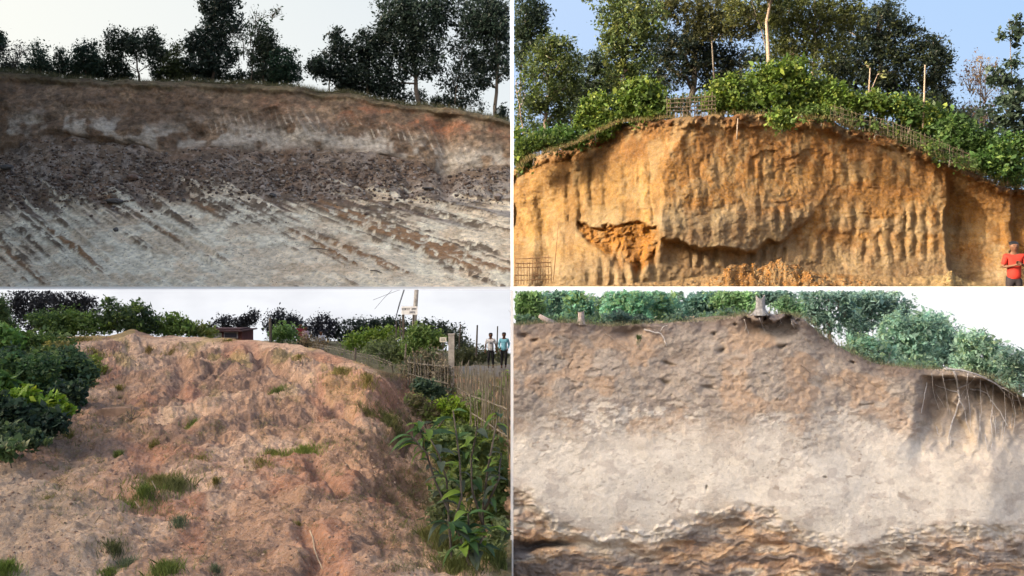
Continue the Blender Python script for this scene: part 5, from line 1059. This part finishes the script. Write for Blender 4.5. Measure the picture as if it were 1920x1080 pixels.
for i, (px, py, w, h, n, c, lab) in enumerate((
    (905, 840, 60, 90, 260, (.16, .17, .08), 'tall wispy weeds against the picket fence at the right'),
    (870, 800, 46, 70, 200, (.18, .17, .09), 'tall dry stems in front of the concrete post'),
    (830, 870, 40, 60, 160, (.13, .17, .06), 'thin upright weeds left of the saplings'),
    (925, 930, 40, 80, 160, (.14, .19, .06), 'upright grass between the saplings and the right edge'),
    (800, 770, 40, 46, 160, (.19, .17, .10), 'dead brown stems on the right rim'),
    (840, 1040, 60, 60, 220, (.14, .17, .06), 'long grass in front of the first sapling'))):
    tuft(lab, px, py, w, h * 1.6, n, c, blade=.02)
# dry stalks, vine, twiggy plant, earth slab
def sticks(name, label, cat, site, lines, w, mat, group=None):
    h0 = hit(site, *lines[0][0]); root = empty(name, h0, label, cat, group)
    for ln in lines:
        pts = []
        for i, q in enumerate(ln):
            if len(q) == 3: hp = Vector(P(q[0], q[1], h0.y + q[2]))
            else: hp = hit(site, *q) + Vector((0, -.01, .012))
            pts.append(hp - h0)
        mb = MB(); mb.tube(pts, [w * h0.y / F * (.5 - .25 * i / len(pts)) for i in range(len(pts))], 5); mb.build('stem', mat, root)
    return root
M_dry = flat('dry_stalk', (.42, .34, .24), var=.3, scale=6)
sticks('vine', 'pale thin dry vine lying on the soil at the bottom middle', 'vine', 'bare_mound', [[(582, 998), (588, 1012), (590, 1030), (596, 1048), (606, 1070)]], 3, M_dry)
sticks('dry_twig_plant', 'leafless twiggy little plant right in front of the earth slab', 'dry plant', 'bare_mound', [[(246, 790), (244, 782, 0), (238, 770, 0)], [(246, 790), (252, 778, 0), (256, 766, 0)], [(246, 790), (240, 782, 0), (234, 778, 0)], [(246, 790), (248, 775, 0), (246, 762, 0)], [(246, 788), (260, 782, 0), (266, 774, 0)]], 2, M_bark)
sticks('dry_stalks', 'a few pale dry grass stalks on the lower left slope', 'dry stalks', 'bare_mound', [[(212, 1000), (211, 975, 0), (209, 955, 0)], [(270, 968), (262, 952, 0), (253, 940, 0)], [(298, 932), (292, 915, 0), (285, 902, 0)], [(178, 985), (190, 965, 0), (196, 940, 0)]], 2.4, M_dry)
h0 = hit('bare_mound', 224, 776); k = h0.y / F
bm = bmesh.new(); bmesh.ops.create_grid(bm, x_segments=26, y_segments=10, size=.5)
for v in bm.verts:
    x, y = v.co.x, v.co.y; e = max(abs(x), abs(y)) * 2
    v.co = Vector((x * 74 * k, y * 26 * k, (1 - max(0, (e - .8) / .2) ** 2) * 15 * k * (1 + .25 * x) - 4 * k)); v.co.z += 2.0 * k * float(vn(x * 9, y * 9, 0, 3)); v.co.x += 2.5 * k * float(vn(y * 8, x * 3, 0, 4)) + y * 6 * k
me = bpy.data.meshes.new('earth_slab'); bm.to_mesh(me); bm.free(); me.materials.append(flat('brown_earth', (.21, .14, .10), var=.35, scale=7, bump=.03))
o = bpy.data.objects.new('earth_slab', me); o.location = h0; link(o); tag(o, 'flat brown slab of earth lying on the left of the mound', 'earth slab')
R = random.Random(15); pos, siz, cc = [], [], []
for i in range(2600):
    px = R.uniform(0, 830); py = R.uniform(650, 1078); h = hit('bare_mound', px, py)
    if h is None: continue
    s = R.choice([1.2, 1.8, 2.6, 4]) * h.y / F * (1 + (py - 650) / 600); pos.append((h.x, h.y, h.z + s * .1)); siz.append(s); cc.append(R.choice([(.30, .20, .15), (.42, .29, .21), (.24, .16, .12), (.50, .37, .27)]))
stones('rubble', 'small crumbs of soil scattered over the bare pink mound', pos, siz, cc, 19, M_clod)

# ------------------------------------------------------------ site 3 things on the horizon and along the road
M_shed = flat('dark_red_board', (.13, .045, .04), var=.3, scale=2); M_roof = flat('rusty_roof', (.11, .06, .055), var=.3, scale=2); M_pane = flat('dark_pane', (.05, .045, .06), rough=.3, var=.1); M_frame = flat('pale_frame', (.42, .36, .36), var=.1)
d = 36; k = d / F; o = Vector(P(420, 648, d)); root = empty('shed', o, 'low dark red shed with a framed window on the horizon', 'shed')
mb = MB(); mb.box(-30 * k, 34 * k, 0, 1.6, 0, 26 * k); mb.build('wall', M_shed, root)
mb = MB(); b = len(mb.v); mb.box(-36 * k, 38 * k, -.3, 1.9, 26.2 * k, 28.5 * k); mb.box(-30 * k, 30 * k, .1, 1.4, 28.6 * k, 31.0 * k); mb.build('roof', M_roof, root)
mb = MB(); mb.box(1 * k, 27 * k, -.05, -.01, 13 * k, 25 * k); w = mb.build('window', M_frame, root)
mb = MB(); mb.box(3 * k, 25 * k, -.09, -.052, 15 * k, 23 * k); mb.build('pane', M_pane, w)
mb = MB(); mb.box(-29 * k, -3 * k, -.06, -.01, 3 * k, 23 * k); mb.build('door', M_frame, root)
def post(label, x0, y0, x1, y1, d, w, mat, name='post', cat='post', group=None, taper=.85, n=8):
    o = Vector(P(x0, y0, d)); mb = MB(); mb.tube([(0, 0, 0), Vector(P((x0 + x1) / 2, (y0 + y1) / 2, d)) - o, Vector(P(x1, y1, d)) - o], [w * d / F * .5, w * d / F * .5, w * d / F * .5 * taper], n)
    return tag(mb.build(name, mat, loc=o), label, cat, group)
M_wood = flat('grey_wood', (.10, .085, .07), var=.4, scale=5, bump=.01)
post('dark wooden post standing on the crest left of the bright bush', 508, 642, 507, 597, 23.5, 6, M_wood)
# utility pole with wires
d = 33; o = Vector(P(770, 690, d)); root = empty('utility_pole', o, 'leaning grey utility pole rising behind the sign', 'utility pole')
mb = MB(); mb.tube([(0, 0, 0), Vector(P(777.2, 606, d)) - o, Vector(P(781.5, 543.8, d)) - o], [5 * d / F, 4.3 * d / F, 4 * d / F], 12); mb.build('pole', M_conc, root, smooth=True)
for pts in ([(759, 543.8), (752, 565), (746, 585), (740, 606)], [(757.5, 543.8), (749, 570), (741, 602)], [(736, 544), (720, 560), (703, 580)], [(750, 543.8), (728, 552), (700, 563)]):
    mb = MB(); mb.tube([Vector(P(a, b, d - .3)) - o for a, b in pts], .011 if pts[0][0] > 755 else .006, 4); mb.build('wire', M_dark, root)
# sign
d = 29; k = d / F; o = Vector(P(757, 640, d)); root = empty('sign', o, 'white board with two lines of dark lettering beside the utility pole', 'sign')
for x in (-2, 1): pass
mb = MB(); mb.box(-3 * k, 1.4 * k, .02, .08, 0, 64 * k); mb.build('post', M_wood, root)
mb = MB(); mb.box(17 * k, 20 * k, .02, .08, 0, 50 * k); mb.build('post', M_wood, root)
bd = MB(); bd.box(-3.8 * k, 26.2 * k, -.02, .015, 49.5 * k, 65 * k); bd = bd.build('board', M_white, root)
R = random.Random(2)
for (y0, x0, x1) in ((59.5, -2.4, 13), (59.8, 15.5, 24.5), (53.4, 11.5, 22.0)):
    mb = MB(); mb.box(x0 * k, x1 * k, -.024, -.0205, (y0 + 1.6) * k, (y0 + 2.2) * k); x = x0
    while x < x1 - 1:
        w = R.uniform(.5, .8)
        mb.box((x) * k, (x + w) * k, -.0242, -.0206, (y0 - 1.6) * k, (y0 + 1.55) * k)
        if R.random() < .7: mb.box((x + w + .04) * k, (x + w + 1.0) * k, -.0242, -.0206, (y0 - R.choice([1.5, .6, -.2])) * k, (y0 - R.choice([.9, .2, -.9])) * k + .5 * k)
        x += w + R.uniform(.7, 1.5)
    mb.build('lettering', M_print, bd)
mb = MB(); b = len(mb.v)
mb.box(-17 * k, -14.5 * k, .0, .06, 0, 36 * k); mb.box(-9 * k, -7 * k, .0, .06, 0, 44 * k)
tag(mb.build('boards', M_wood, loc=o + Vector((0, .25, 0))), 'dark rough upright boards standing left of the white sign', 'boards')
d = 19.4; k = d / F; o = Vector(P(831, 690, d)); root = empty('sign', o, 'small cream notice board left of the concrete post', 'sign')
mb = MB(); mb.box(-6 * k, 6.5 * k, -.02, .015, 48 * k, 57 * k); bd = mb.build('board', flat('cream_paint', (.66, .62, .50), var=.06), root)
mb = MB(); mb.box(-.8 * k, .8 * k, .018, .05, 0, 56 * k); mb.build('post', M_wood, root)
mb = MB(); [mb.box(x * k, (x + 1.1) * k, -.025, -.021, y * k, (y + 1) * k) for x in (-4, -2.3, -.6, 1.1, 2.8) for y in (53.5, 50.5)]; mb.build('lettering', M_print, bd)
# concrete post
d = 20; k = d / F; o = Vector(P(847, 722, d)); root = empty('concrete_post', o, 'thick pale concrete post between the brush and the picket fence', 'post')
mb = MB(); mb.box(-5.5 * k, 5.5 * k, -4 * k, 4 * k, -.1, 93 * k); mb.build('shaft', M_conc, root)
mb = MB(); mb.box(-6.2 * k, 6.2 * k, -4.8 * k, 4.8 * k, 93.1 * k, 96 * k); mb.build('cap', M_conc, root)
GP = 'thin poles standing beyond the road'
post('thin pole leaning behind the concrete post, leftmost of three', 861, 655, 864, 608, 40, 3, M_wood, 'pole', 'pole', GP)
post('middle thin pole beyond the road, left of the young men', 893.5, 668, 895.5, 610, 40, 3.4, M_wood, 'pole', 'pole', GP)
post('thin pole right behind the two young men', 932, 668, 933.5, 612, 46, 2.6, M_wood, 'pole', 'pole', GP)
post('short weathered stake on the rim of the mound, right of the gully', 666, 678, 667, 652, 20, 4.5, M_bark, 'stake', 'stake')
fence('low dry stick fence along the right rim of the mound crest', [(590, 655), (630, 662), (665, 672), (700, 678), (735, 690)], 22, 21, 26, 13, 1.2, M_bamboo, [(.4, 0), (.75, 0)], None, 3, 9)
fence('grey broken picket fence in front of the dry brush', [(765, 720), (790, 728), (815, 735), (840, 742)], 18.6, 18.4, 16, (52, 66), 2.2, M_bamboo, [(.35, 2), (.8, -3)], None, 4, 10)
fence('bamboo picket fence running along the roadside to the right edge', [(858, 745), (885, 768), (915, 792), (953, 822)], 17.5, 14.6, 34, (62, 118), 1.8, M_bamboo, [(.3, 0)], None, 6, 11)
fence('taller farther row of grey bamboo pickets beside the road', [(862, 726), (890, 738), (920, 752), (954, 768)], 21.0, 19.5, 30, (46, 72), 1.5, M_bamboo, [(.5, 0)], None, 3, 12)
post('pale weathered stake in the weeds left of the concrete post', 757, 712, 762, 645, 22, 4, M_bamboo, 'stake', 'stake')

fence('near end of the tall bamboo picket fence at the right edge', [(884, 800), (915, 828), (953, 862)], 14.2, 12.2, 17, (92, 150), 2.2, M_bamboo, [(.28, 0), (.62, 0)], None, 7, 13)
# foreground sapling: every large leaf is a part
def leaf_mesh(name, mat, seed, wid):
    R = random.Random(seed); n = 6; V = []; Fc = []
    for i in range(n + 1):
        t = i / n; w = wid * math.sin(math.pi * min(1, t ** .8)) ** .8 if 0 < t < 1 else .004; z = -.35 * t * t + .08 * math.sin(3 * t)
        V += [(-w, t, z + w * .35), (0, t, z), (w, t, z + w * .35)]
    for i in range(n):
        b = 3 * i; Fc += [(b, b + 1, b + 4, b + 3), (b + 1, b + 2, b + 5, b + 4)]
    me = bpy.data.meshes.new(name); me.from_pydata(V, [], Fc); me.materials.append(mat)
    me.polygons.foreach_set('use_smooth', [True] * len(me.polygons)); return me
def bigleaf(name, col, tr=.3):
    m, N, L, b = nm(name); b.inputs['Roughness'].default_value = .5; tc = N.new('ShaderNodeTexCoord'); t = N.new('ShaderNodeTexNoise'); t.inputs['Scale'].default_value = 6
    L.new(tc.outputs['Object'], t.inputs['Vector']); cr = N.new('ShaderNodeMix'); cr.data_type = 'RGBA'; cr.inputs[6].default_value = (*[c * .65 for c in col], 1); cr.inputs[7].default_value = (*[c * 1.35 for c in col], 1)
    L.new(t.outputs[0], cr.inputs[0]); L.new(cr.outputs[2], b.inputs['Base Color']); T = N.new('ShaderNodeBsdfTranslucent'); T.inputs[0].default_value = (*[min(1, c * 1.8) for c in col], 1)
    mx = N.new('ShaderNodeMixShader'); mx.inputs[0].default_value = tr; L.new(b.outputs[0], mx.inputs[1]); L.new(T.outputs[0], mx.inputs[2]); L.new(mx.outputs[0], N['Material Output'].inputs[0]); return m
LM = [leaf_mesh('leaf', bigleaf('deep_green_leaf', (.035, .075, .035)), 1, .20), leaf_mesh('leaf', bigleaf('mid_green_leaf', (.065, .13, .04)), 2, .18), leaf_mesh('leaf', bigleaf('yellow_green_leaf', (.14, .22, .035)), 3, .19), leaf_mesh('leaf', bigleaf('grey_green_leaf', (.075, .10, .075)), 4, .24)]
def sapling(label, d, base, stems, n, sizes, weights, seed, group='leafy saplings at the lower right of the mound'):
    R = random.Random(seed); k = d / F; o = Vector(P(*base, d)); root = empty('sapling', o, label, 'sapling', group)
    for st in stems:
        pts = [Vector(P(a, b, d + R.uniform(-.15, .15))) - o for a, b in st]; mb = MB(); mb.tube(pts, [2.6 * k * (1 - .6 * i / len(pts)) for i in range(len(pts))], 6); mb.build('stem', M_wood, root, smooth=True)
        for j in range(n):
            t = (j + R.random()) / n; t = .15 + .85 * t; u = t * (len(pts) - 1); i = min(int(u), len(pts) - 2); p = pts[i].lerp(pts[i + 1], u - i)
            s = R.uniform(*sizes) * k; me = R.choices(LM, weights)[0]
            lf = bpy.data.objects.new('leaf', me); az = R.uniform(0, 6.28); el = R.uniform(-.5, .55)
            lf.location = p; lf.rotation_euler = (el, R.uniform(-.4, .4), az); lf.scale = (s, s, s)
            tip = o + p + Vector((-math.sin(az), math.cos(az), 0)) * s
            if tip.x > -.02 or (o + p).x > -.015: lf.rotation_euler = (el, 0, R.uniform(.6, 2.4))
            if (o + p).x > -.02: continue
            link(lf, root)
sapling('foreground sapling with large drooping dark leaves at the lower right', 6.6, (848, 1060), [[(848, 1060), (842, 980), (838, 900), (822, 850), (790, 790)], [(846, 1000), (866, 930), (862, 860), (850, 770)], [(842, 960), (815, 900), (800, 850), (772, 818)]], 17, (18, 50), (2, 4, 4, 5), 1)
sapling('second sapling nearer the white border bar with mixed green leaves', 6.9, (912, 1065), [[(912, 1065), (905, 960), (915, 880), (930, 800), (935, 770)], [(910, 1000), (886, 920), (884, 860), (896, 800)], [(908, 960), (935, 900), (940, 850)]], 16, (16, 42), (2, 4, 5, 4), 2)
sapling('low broad leaved plant hugging the ground under the saplings', 6.1, (880, 1060), [[(880, 1060), (860, 1000), (835, 975)], [(880, 1060), (905, 1010), (925, 985)], [(880, 1060), (880, 1000), (878, 960)]], 15, (34, 62), (3, 5, 3, 1), 3)
sapling('small bright leaved seedling on the right shoulder', 9.8, (795, 850), [[(795, 850), (790, 815), (785, 795)], [(795, 850), (815, 810), (835, 785)]], 16, (20, 36), (1, 3, 6, 1), 4)

# ------------------------------------------------------------ site 4: trees, stumps, exposed roots
G4 = 'hazy trees behind the pale cut face'
def t4(label, base, blobs, d=12.6, **k):
    k.setdefault('group', G4); k.setdefault('clip', clip_low_r); k.setdefault('leaf', 8); k.setdefault('mat', M_leaf_thin); k.setdefault('spread', 10); k.setdefault('hollow', .2); k.setdefault('var', .45); haze_mix = np.interp(blobs[0][0], [960, 1500, 1900], [.12, .38, .8]); k['col'] = tuple(lerp(c * 1.35, q, haze_mix) for c, q in zip(k['col'], (.24, .33, .28))); k['young'] = tuple(lerp(c * 1.1, q, haze_mix) for c, q in zip(k['young'], (.28, .36, .26))); k['n'] = int(k['n'] * .7); k['twigs'] = 10  # haze put into the leaf colour, stronger towards the right
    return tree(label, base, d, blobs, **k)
TE = (.08, .17, .12); TE2 = (.055, .125, .115); TY = (.16, .25, .09)
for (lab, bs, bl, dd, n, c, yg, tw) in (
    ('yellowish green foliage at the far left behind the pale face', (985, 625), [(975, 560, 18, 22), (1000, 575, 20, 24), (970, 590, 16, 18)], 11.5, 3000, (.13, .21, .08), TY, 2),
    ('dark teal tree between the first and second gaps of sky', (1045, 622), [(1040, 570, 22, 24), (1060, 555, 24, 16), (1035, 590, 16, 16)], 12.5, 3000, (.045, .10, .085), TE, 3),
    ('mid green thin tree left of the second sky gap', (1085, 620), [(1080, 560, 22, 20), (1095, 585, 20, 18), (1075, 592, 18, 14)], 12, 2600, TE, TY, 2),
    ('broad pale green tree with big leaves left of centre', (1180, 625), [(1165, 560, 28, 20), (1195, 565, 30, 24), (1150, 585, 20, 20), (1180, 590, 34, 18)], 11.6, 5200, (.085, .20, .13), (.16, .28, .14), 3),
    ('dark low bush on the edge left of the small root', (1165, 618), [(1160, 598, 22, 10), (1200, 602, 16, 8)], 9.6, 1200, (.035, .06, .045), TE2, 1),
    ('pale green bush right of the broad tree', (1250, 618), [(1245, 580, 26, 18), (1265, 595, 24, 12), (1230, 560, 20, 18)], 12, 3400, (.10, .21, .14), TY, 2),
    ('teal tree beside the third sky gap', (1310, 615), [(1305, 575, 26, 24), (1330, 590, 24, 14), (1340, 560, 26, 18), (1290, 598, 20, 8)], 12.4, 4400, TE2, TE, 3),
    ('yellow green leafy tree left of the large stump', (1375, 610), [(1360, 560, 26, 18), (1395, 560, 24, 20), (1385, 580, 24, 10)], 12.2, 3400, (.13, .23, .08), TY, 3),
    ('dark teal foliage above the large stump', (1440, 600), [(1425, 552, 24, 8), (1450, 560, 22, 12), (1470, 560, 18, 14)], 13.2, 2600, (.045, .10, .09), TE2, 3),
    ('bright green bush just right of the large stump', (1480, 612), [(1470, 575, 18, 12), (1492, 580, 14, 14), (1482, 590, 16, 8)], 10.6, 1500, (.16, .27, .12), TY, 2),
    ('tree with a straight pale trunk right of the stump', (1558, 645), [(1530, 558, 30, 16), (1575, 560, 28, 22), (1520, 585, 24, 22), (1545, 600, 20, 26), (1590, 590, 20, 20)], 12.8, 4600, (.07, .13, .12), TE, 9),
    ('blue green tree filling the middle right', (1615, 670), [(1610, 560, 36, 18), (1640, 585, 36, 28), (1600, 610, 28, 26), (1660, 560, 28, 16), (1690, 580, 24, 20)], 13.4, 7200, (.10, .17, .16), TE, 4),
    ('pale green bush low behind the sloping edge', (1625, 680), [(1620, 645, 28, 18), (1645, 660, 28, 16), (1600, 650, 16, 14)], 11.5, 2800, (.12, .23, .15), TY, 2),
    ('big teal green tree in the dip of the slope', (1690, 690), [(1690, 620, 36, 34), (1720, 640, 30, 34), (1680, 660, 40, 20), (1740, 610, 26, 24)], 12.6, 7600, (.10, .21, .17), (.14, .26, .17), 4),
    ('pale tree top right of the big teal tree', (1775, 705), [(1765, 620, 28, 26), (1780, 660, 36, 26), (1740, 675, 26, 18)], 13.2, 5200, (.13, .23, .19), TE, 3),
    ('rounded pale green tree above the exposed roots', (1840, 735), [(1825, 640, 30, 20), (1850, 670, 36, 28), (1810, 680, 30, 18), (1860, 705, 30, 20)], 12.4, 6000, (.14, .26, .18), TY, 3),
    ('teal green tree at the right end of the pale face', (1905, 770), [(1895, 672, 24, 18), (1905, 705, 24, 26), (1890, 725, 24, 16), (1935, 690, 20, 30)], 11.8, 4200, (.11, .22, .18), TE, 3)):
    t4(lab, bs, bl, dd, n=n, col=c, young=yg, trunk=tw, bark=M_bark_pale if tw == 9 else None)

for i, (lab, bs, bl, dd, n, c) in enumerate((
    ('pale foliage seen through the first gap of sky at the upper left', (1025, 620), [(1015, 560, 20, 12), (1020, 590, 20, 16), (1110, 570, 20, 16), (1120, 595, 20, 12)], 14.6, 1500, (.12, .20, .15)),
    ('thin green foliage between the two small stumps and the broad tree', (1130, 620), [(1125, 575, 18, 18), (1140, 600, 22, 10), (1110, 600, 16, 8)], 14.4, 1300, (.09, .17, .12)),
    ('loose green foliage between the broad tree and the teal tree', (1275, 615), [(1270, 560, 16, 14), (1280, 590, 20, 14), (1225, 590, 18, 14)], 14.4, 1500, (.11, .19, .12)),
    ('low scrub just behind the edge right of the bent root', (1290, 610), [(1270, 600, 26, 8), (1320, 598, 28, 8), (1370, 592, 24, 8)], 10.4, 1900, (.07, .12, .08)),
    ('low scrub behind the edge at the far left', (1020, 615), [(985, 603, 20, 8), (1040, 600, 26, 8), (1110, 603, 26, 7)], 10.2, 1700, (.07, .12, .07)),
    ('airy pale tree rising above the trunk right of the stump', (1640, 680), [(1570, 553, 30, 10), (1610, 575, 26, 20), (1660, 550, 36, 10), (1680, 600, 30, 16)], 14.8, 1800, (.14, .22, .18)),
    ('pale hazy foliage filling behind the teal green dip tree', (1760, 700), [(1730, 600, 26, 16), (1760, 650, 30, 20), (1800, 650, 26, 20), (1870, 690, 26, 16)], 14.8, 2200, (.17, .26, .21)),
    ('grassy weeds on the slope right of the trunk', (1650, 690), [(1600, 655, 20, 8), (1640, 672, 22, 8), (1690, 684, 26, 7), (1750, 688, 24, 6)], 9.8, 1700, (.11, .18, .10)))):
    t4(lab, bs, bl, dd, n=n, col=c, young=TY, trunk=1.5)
# stumps
def stump(label, px, py, d, wpx, hpx, mat, prongs, roots, seed):
    k = d / F; o = Vector(P(px, py, d)); root = empty('tree_stump', o, label, 'tree stump', 'tree stumps on the pale cut face'); R = random.Random(seed)
    n = 18; V, Q = [], []
    lev = [(-.1, 1.35), (.12, 1.08), (.4, .86), (.75, .8), (1.0, .82)]
    for (t, r) in lev:
        for j in range(n):
            a = 2 * math.pi * j / n; jag = (prongs * (.5 + .5 * math.cos(2 * a + .3)) * .35 if t == 1 else 0) + (R.uniform(-.06, .1) if t == 1 else 0)
            rr = r * (1 + .10 * math.cos(5 * a + seed) * (1.4 - t)) * wpx * .5 * k
            V.append((math.cos(a) * rr, math.sin(a) * rr, (t + jag) * hpx * k))
    for i in range(len(lev) - 1):
        for j in range(n): Q.append((i * n + j, i * n + (j + 1) % n, (i + 1) * n + (j + 1) % n, (i + 1) * n + j))
    fast('bole', V, Q, mat, root, smooth=True)
    c = MB(); c.v = [Vector((math.cos(2 * math.pi * j / n) * wpx * .36 * k, math.sin(2 * math.pi * j / n) * wpx * .36 * k, .86 * hpx * k)) for j in range(n)]; c.f = [tuple(range(n))]; c.build('cut_top', M_conc, root)
    for j in range(roots):
        a = math.pi + math.pi * (j + .5) / roots; e = Vector((math.cos(a), math.sin(a) * .6, 0))
        mb = MB(); mb.tube([e * wpx * .3 * k + Vector((0, 0, .3 * hpx * k)), e * wpx * .65 * k + Vector((0, 0, .05 * hpx * k)), e * wpx * R.uniform(.85, 1.1) * k + Vector((0, 0, -.14 * hpx * k))], [wpx * .13 * k, wpx * .09 * k, wpx * .04 * k], 6); mb.build('root', mat, root, smooth=True)
M_stump = flat('bleached_wood', (.27, .27, .275), var=.35, scale=40, bump=.006); M_stump2 = flat('brownish_wood', (.34, .29, .27), var=.3, scale=40, bump=.006)
stump('large bleached grey stump with jagged top on the highest point of the pale face', 1426, 589, 8.15, 21, 27, M_stump, 1.0, 5, 1)
stump('smaller pale brown stump left of centre on the edge', 1090, 607, 8.3, 14, 20, M_stump2, .3, 3, 2)
o = Vector(P(1036, 607, 8.3)); k = 8.3 / F; root = empty('tree_stump', o, 'leaning broken stump lying along the edge at the left', 'tree stump', 'tree stumps on the pale cut face')
mb = MB(); mb.tube([(4 * k, 0, -3 * k), (-10 * k, 0, 5 * k), (-25 * k, 0, 15 * k)], [8 * k, 6 * k, 3.5 * k], 9); mb.build('bole', M_stump2, root, smooth=True)
# exposed roots
M_root = flat('bleached_root', (.42, .40, .39), var=.3, scale=30, bump=.003); M_root_b = flat('brown_root', (.30, .23, .18), var=.3, scale=30)
def roots(label, lines, group='exposed roots on the pale cut face', mat=None, off=.03):
    h0 = hit('pale_cliff', *lines[0][1][0]) or Vector(P(*lines[0][1][0], 8.2)); root = empty('exposed_root', h0, label, 'root', group)
    for w, ln in lines:
        pts = []; dl = None
        fine = []
        for (a, b) in zip(ln[:-1], ln[1:]):
            for j in range(3): t = j / 3; fine.append((lerp(a[0], b[0], t) + (random.uniform(-.8, .8) if j else 0), lerp(a[1], b[1], t) + (random.uniform(-.8, .8) if j else 0)))
        fine.append(ln[-1])
        for q in fine:
            h = hit('pale_cliff', *q); dd = (h.y if h is not None else (dl or 8.15)); dl = dd if dl is None else min(dd, dl + .05); pts.append(Vector(P(q[0], q[1], dl - off)) - h0)
        m = len(pts); mb = MB(); mb.tube(pts, [w * 8 / F * .5 * (1 - .55 * i / m) for i in range(m)], 6); mb.build('strand', mat or M_root, root, smooth=True)
roots('longest white root with side branches hanging in the dark hollow', [(4.2, [(1788, 694), (1794, 712), (1797, 730), (1800, 748), (1794, 770), (1786, 790), (1780, 812)]), (2.8, [(1797, 712), (1780, 712), (1768, 714)]), (3, [(1799, 728), (1815, 722), (1824, 714), (1828, 705)]), (2.6, [(1797, 735), (1780, 732), (1764, 726), (1754, 722)]), (2.6, [(1798, 748), (1808, 765), (1812, 790), (1820, 812)]), (2, [(1784, 795), (1778, 830)])])
roots('second white root dropping right of the longest one', [(3, [(1820, 730), (1838, 732), (1852, 738), (1862, 755), (1876, 772), (1890, 800)]), (2.2, [(1846, 718), (1852, 735), (1858, 755)]), (2, [(1862, 758), (1858, 790), (1862, 820)]), (2, [(1816, 700), (1812, 720), (1818, 760), (1820, 800)])])
roots('long pale surface root running along the right edge of the slope', [(4, [(1770, 692), (1800, 694), (1830, 702), (1860, 716), (1885, 730), (1912, 748)]), (2.6, [(1870, 722), (1885, 738), (1896, 750), (1910, 752)])], off=.05)
roots('short white root near the right end of the slope', [(3, [(1892, 738), (1897, 752), (1900, 766), (1904, 776)]), (2, [(1908, 740), (1914, 760), (1918, 776)])])
roots('thin white root strands hanging below the hollow', [(2, [(1756, 800), (1758, 812), (1764, 818)]), (1.8, [(1848, 815), (1850, 832), (1852, 846)]), (1.6, [(1782, 818), (1783, 840)]), (1.6, [(1862, 830), (1858, 850)])])
roots('pale vertical root left of the hollow', [(2.4, [(1738, 718), (1735, 735), (1732, 752), (1728, 775)])])
roots('bent pale root near the top left of centre', [(3.4, [(1208, 618), (1222, 622), (1240, 626), (1246, 636), (1250, 650)]), (2, [(1238, 622), (1246, 612), (1252, 610)])])
roots('faint thin root slanting down left of the bent one', [(2, [(1135, 626), (1150, 636), (1165, 648), (1180, 660)]), (1.6, [(1138, 650), (1155, 650), (1160, 638)])], mat=M_root_b)
roots('dark slanting root high on the right half of the face', [(3, [(1502, 685), (1512, 692), (1520, 700)]), (2.4, [(1575, 705), (1588, 718), (1602, 726)])], mat=M_root_b)
R = random.Random(21)
for xs_, lab in (((1400, 1420, 1440, 1465, 1480), 'fine pale root strands draping under the dark overhang below the large stump'), ((1752, 1772, 1815, 1835, 1860, 1880, 1900), 'many fine pale root strands draping down the dark hollow at the right')):
    lines = []
    for x0 in xs_:
        x0 += R.uniform(-6, 6); y0 = float(np.interp(x0, [a for a, b in BRTOP], [b for a, b in BRTOP])) + 8
        x1 = x0 + R.uniform(-10, 16); y1 = y0 + (R.uniform(16, 34) if x0 < 1600 else R.uniform(40, 120))
        lines += [(1.5, [(x0, y0), ((x0 + x1) / 2 + R.uniform(-6, 6), (y0 + y1) / 2), (x1, y1)]), (1.1, [((x0 + x1) / 2, (y0 + y1) / 2), (x1 + R.uniform(-14, 14), y1 - 6)])]
    roots(lab, lines)
tuft('small dark fern hanging at the top left of the pale face', 1192, 628, 20, 16, 120, (.05, .10, .05), None, 'pale_cliff', 'fern', .06, 'fern')
tuft('green fern leaves in the little hollow under the edge', 1198, 636, 12, 14, 60, (.06, .15, .06), None, 'pale_cliff', 'fern', .08, 'fern')
pts = [P(a, b - 0, 8.25) for a, b in BRTOP[:-1]]
grass_strip('grass', 'sparse dry grass on the edge above the pale cut face', pts, 3200, .045, (.17, .17, .10), clip_low_r, 16, spread=(.03, .08))
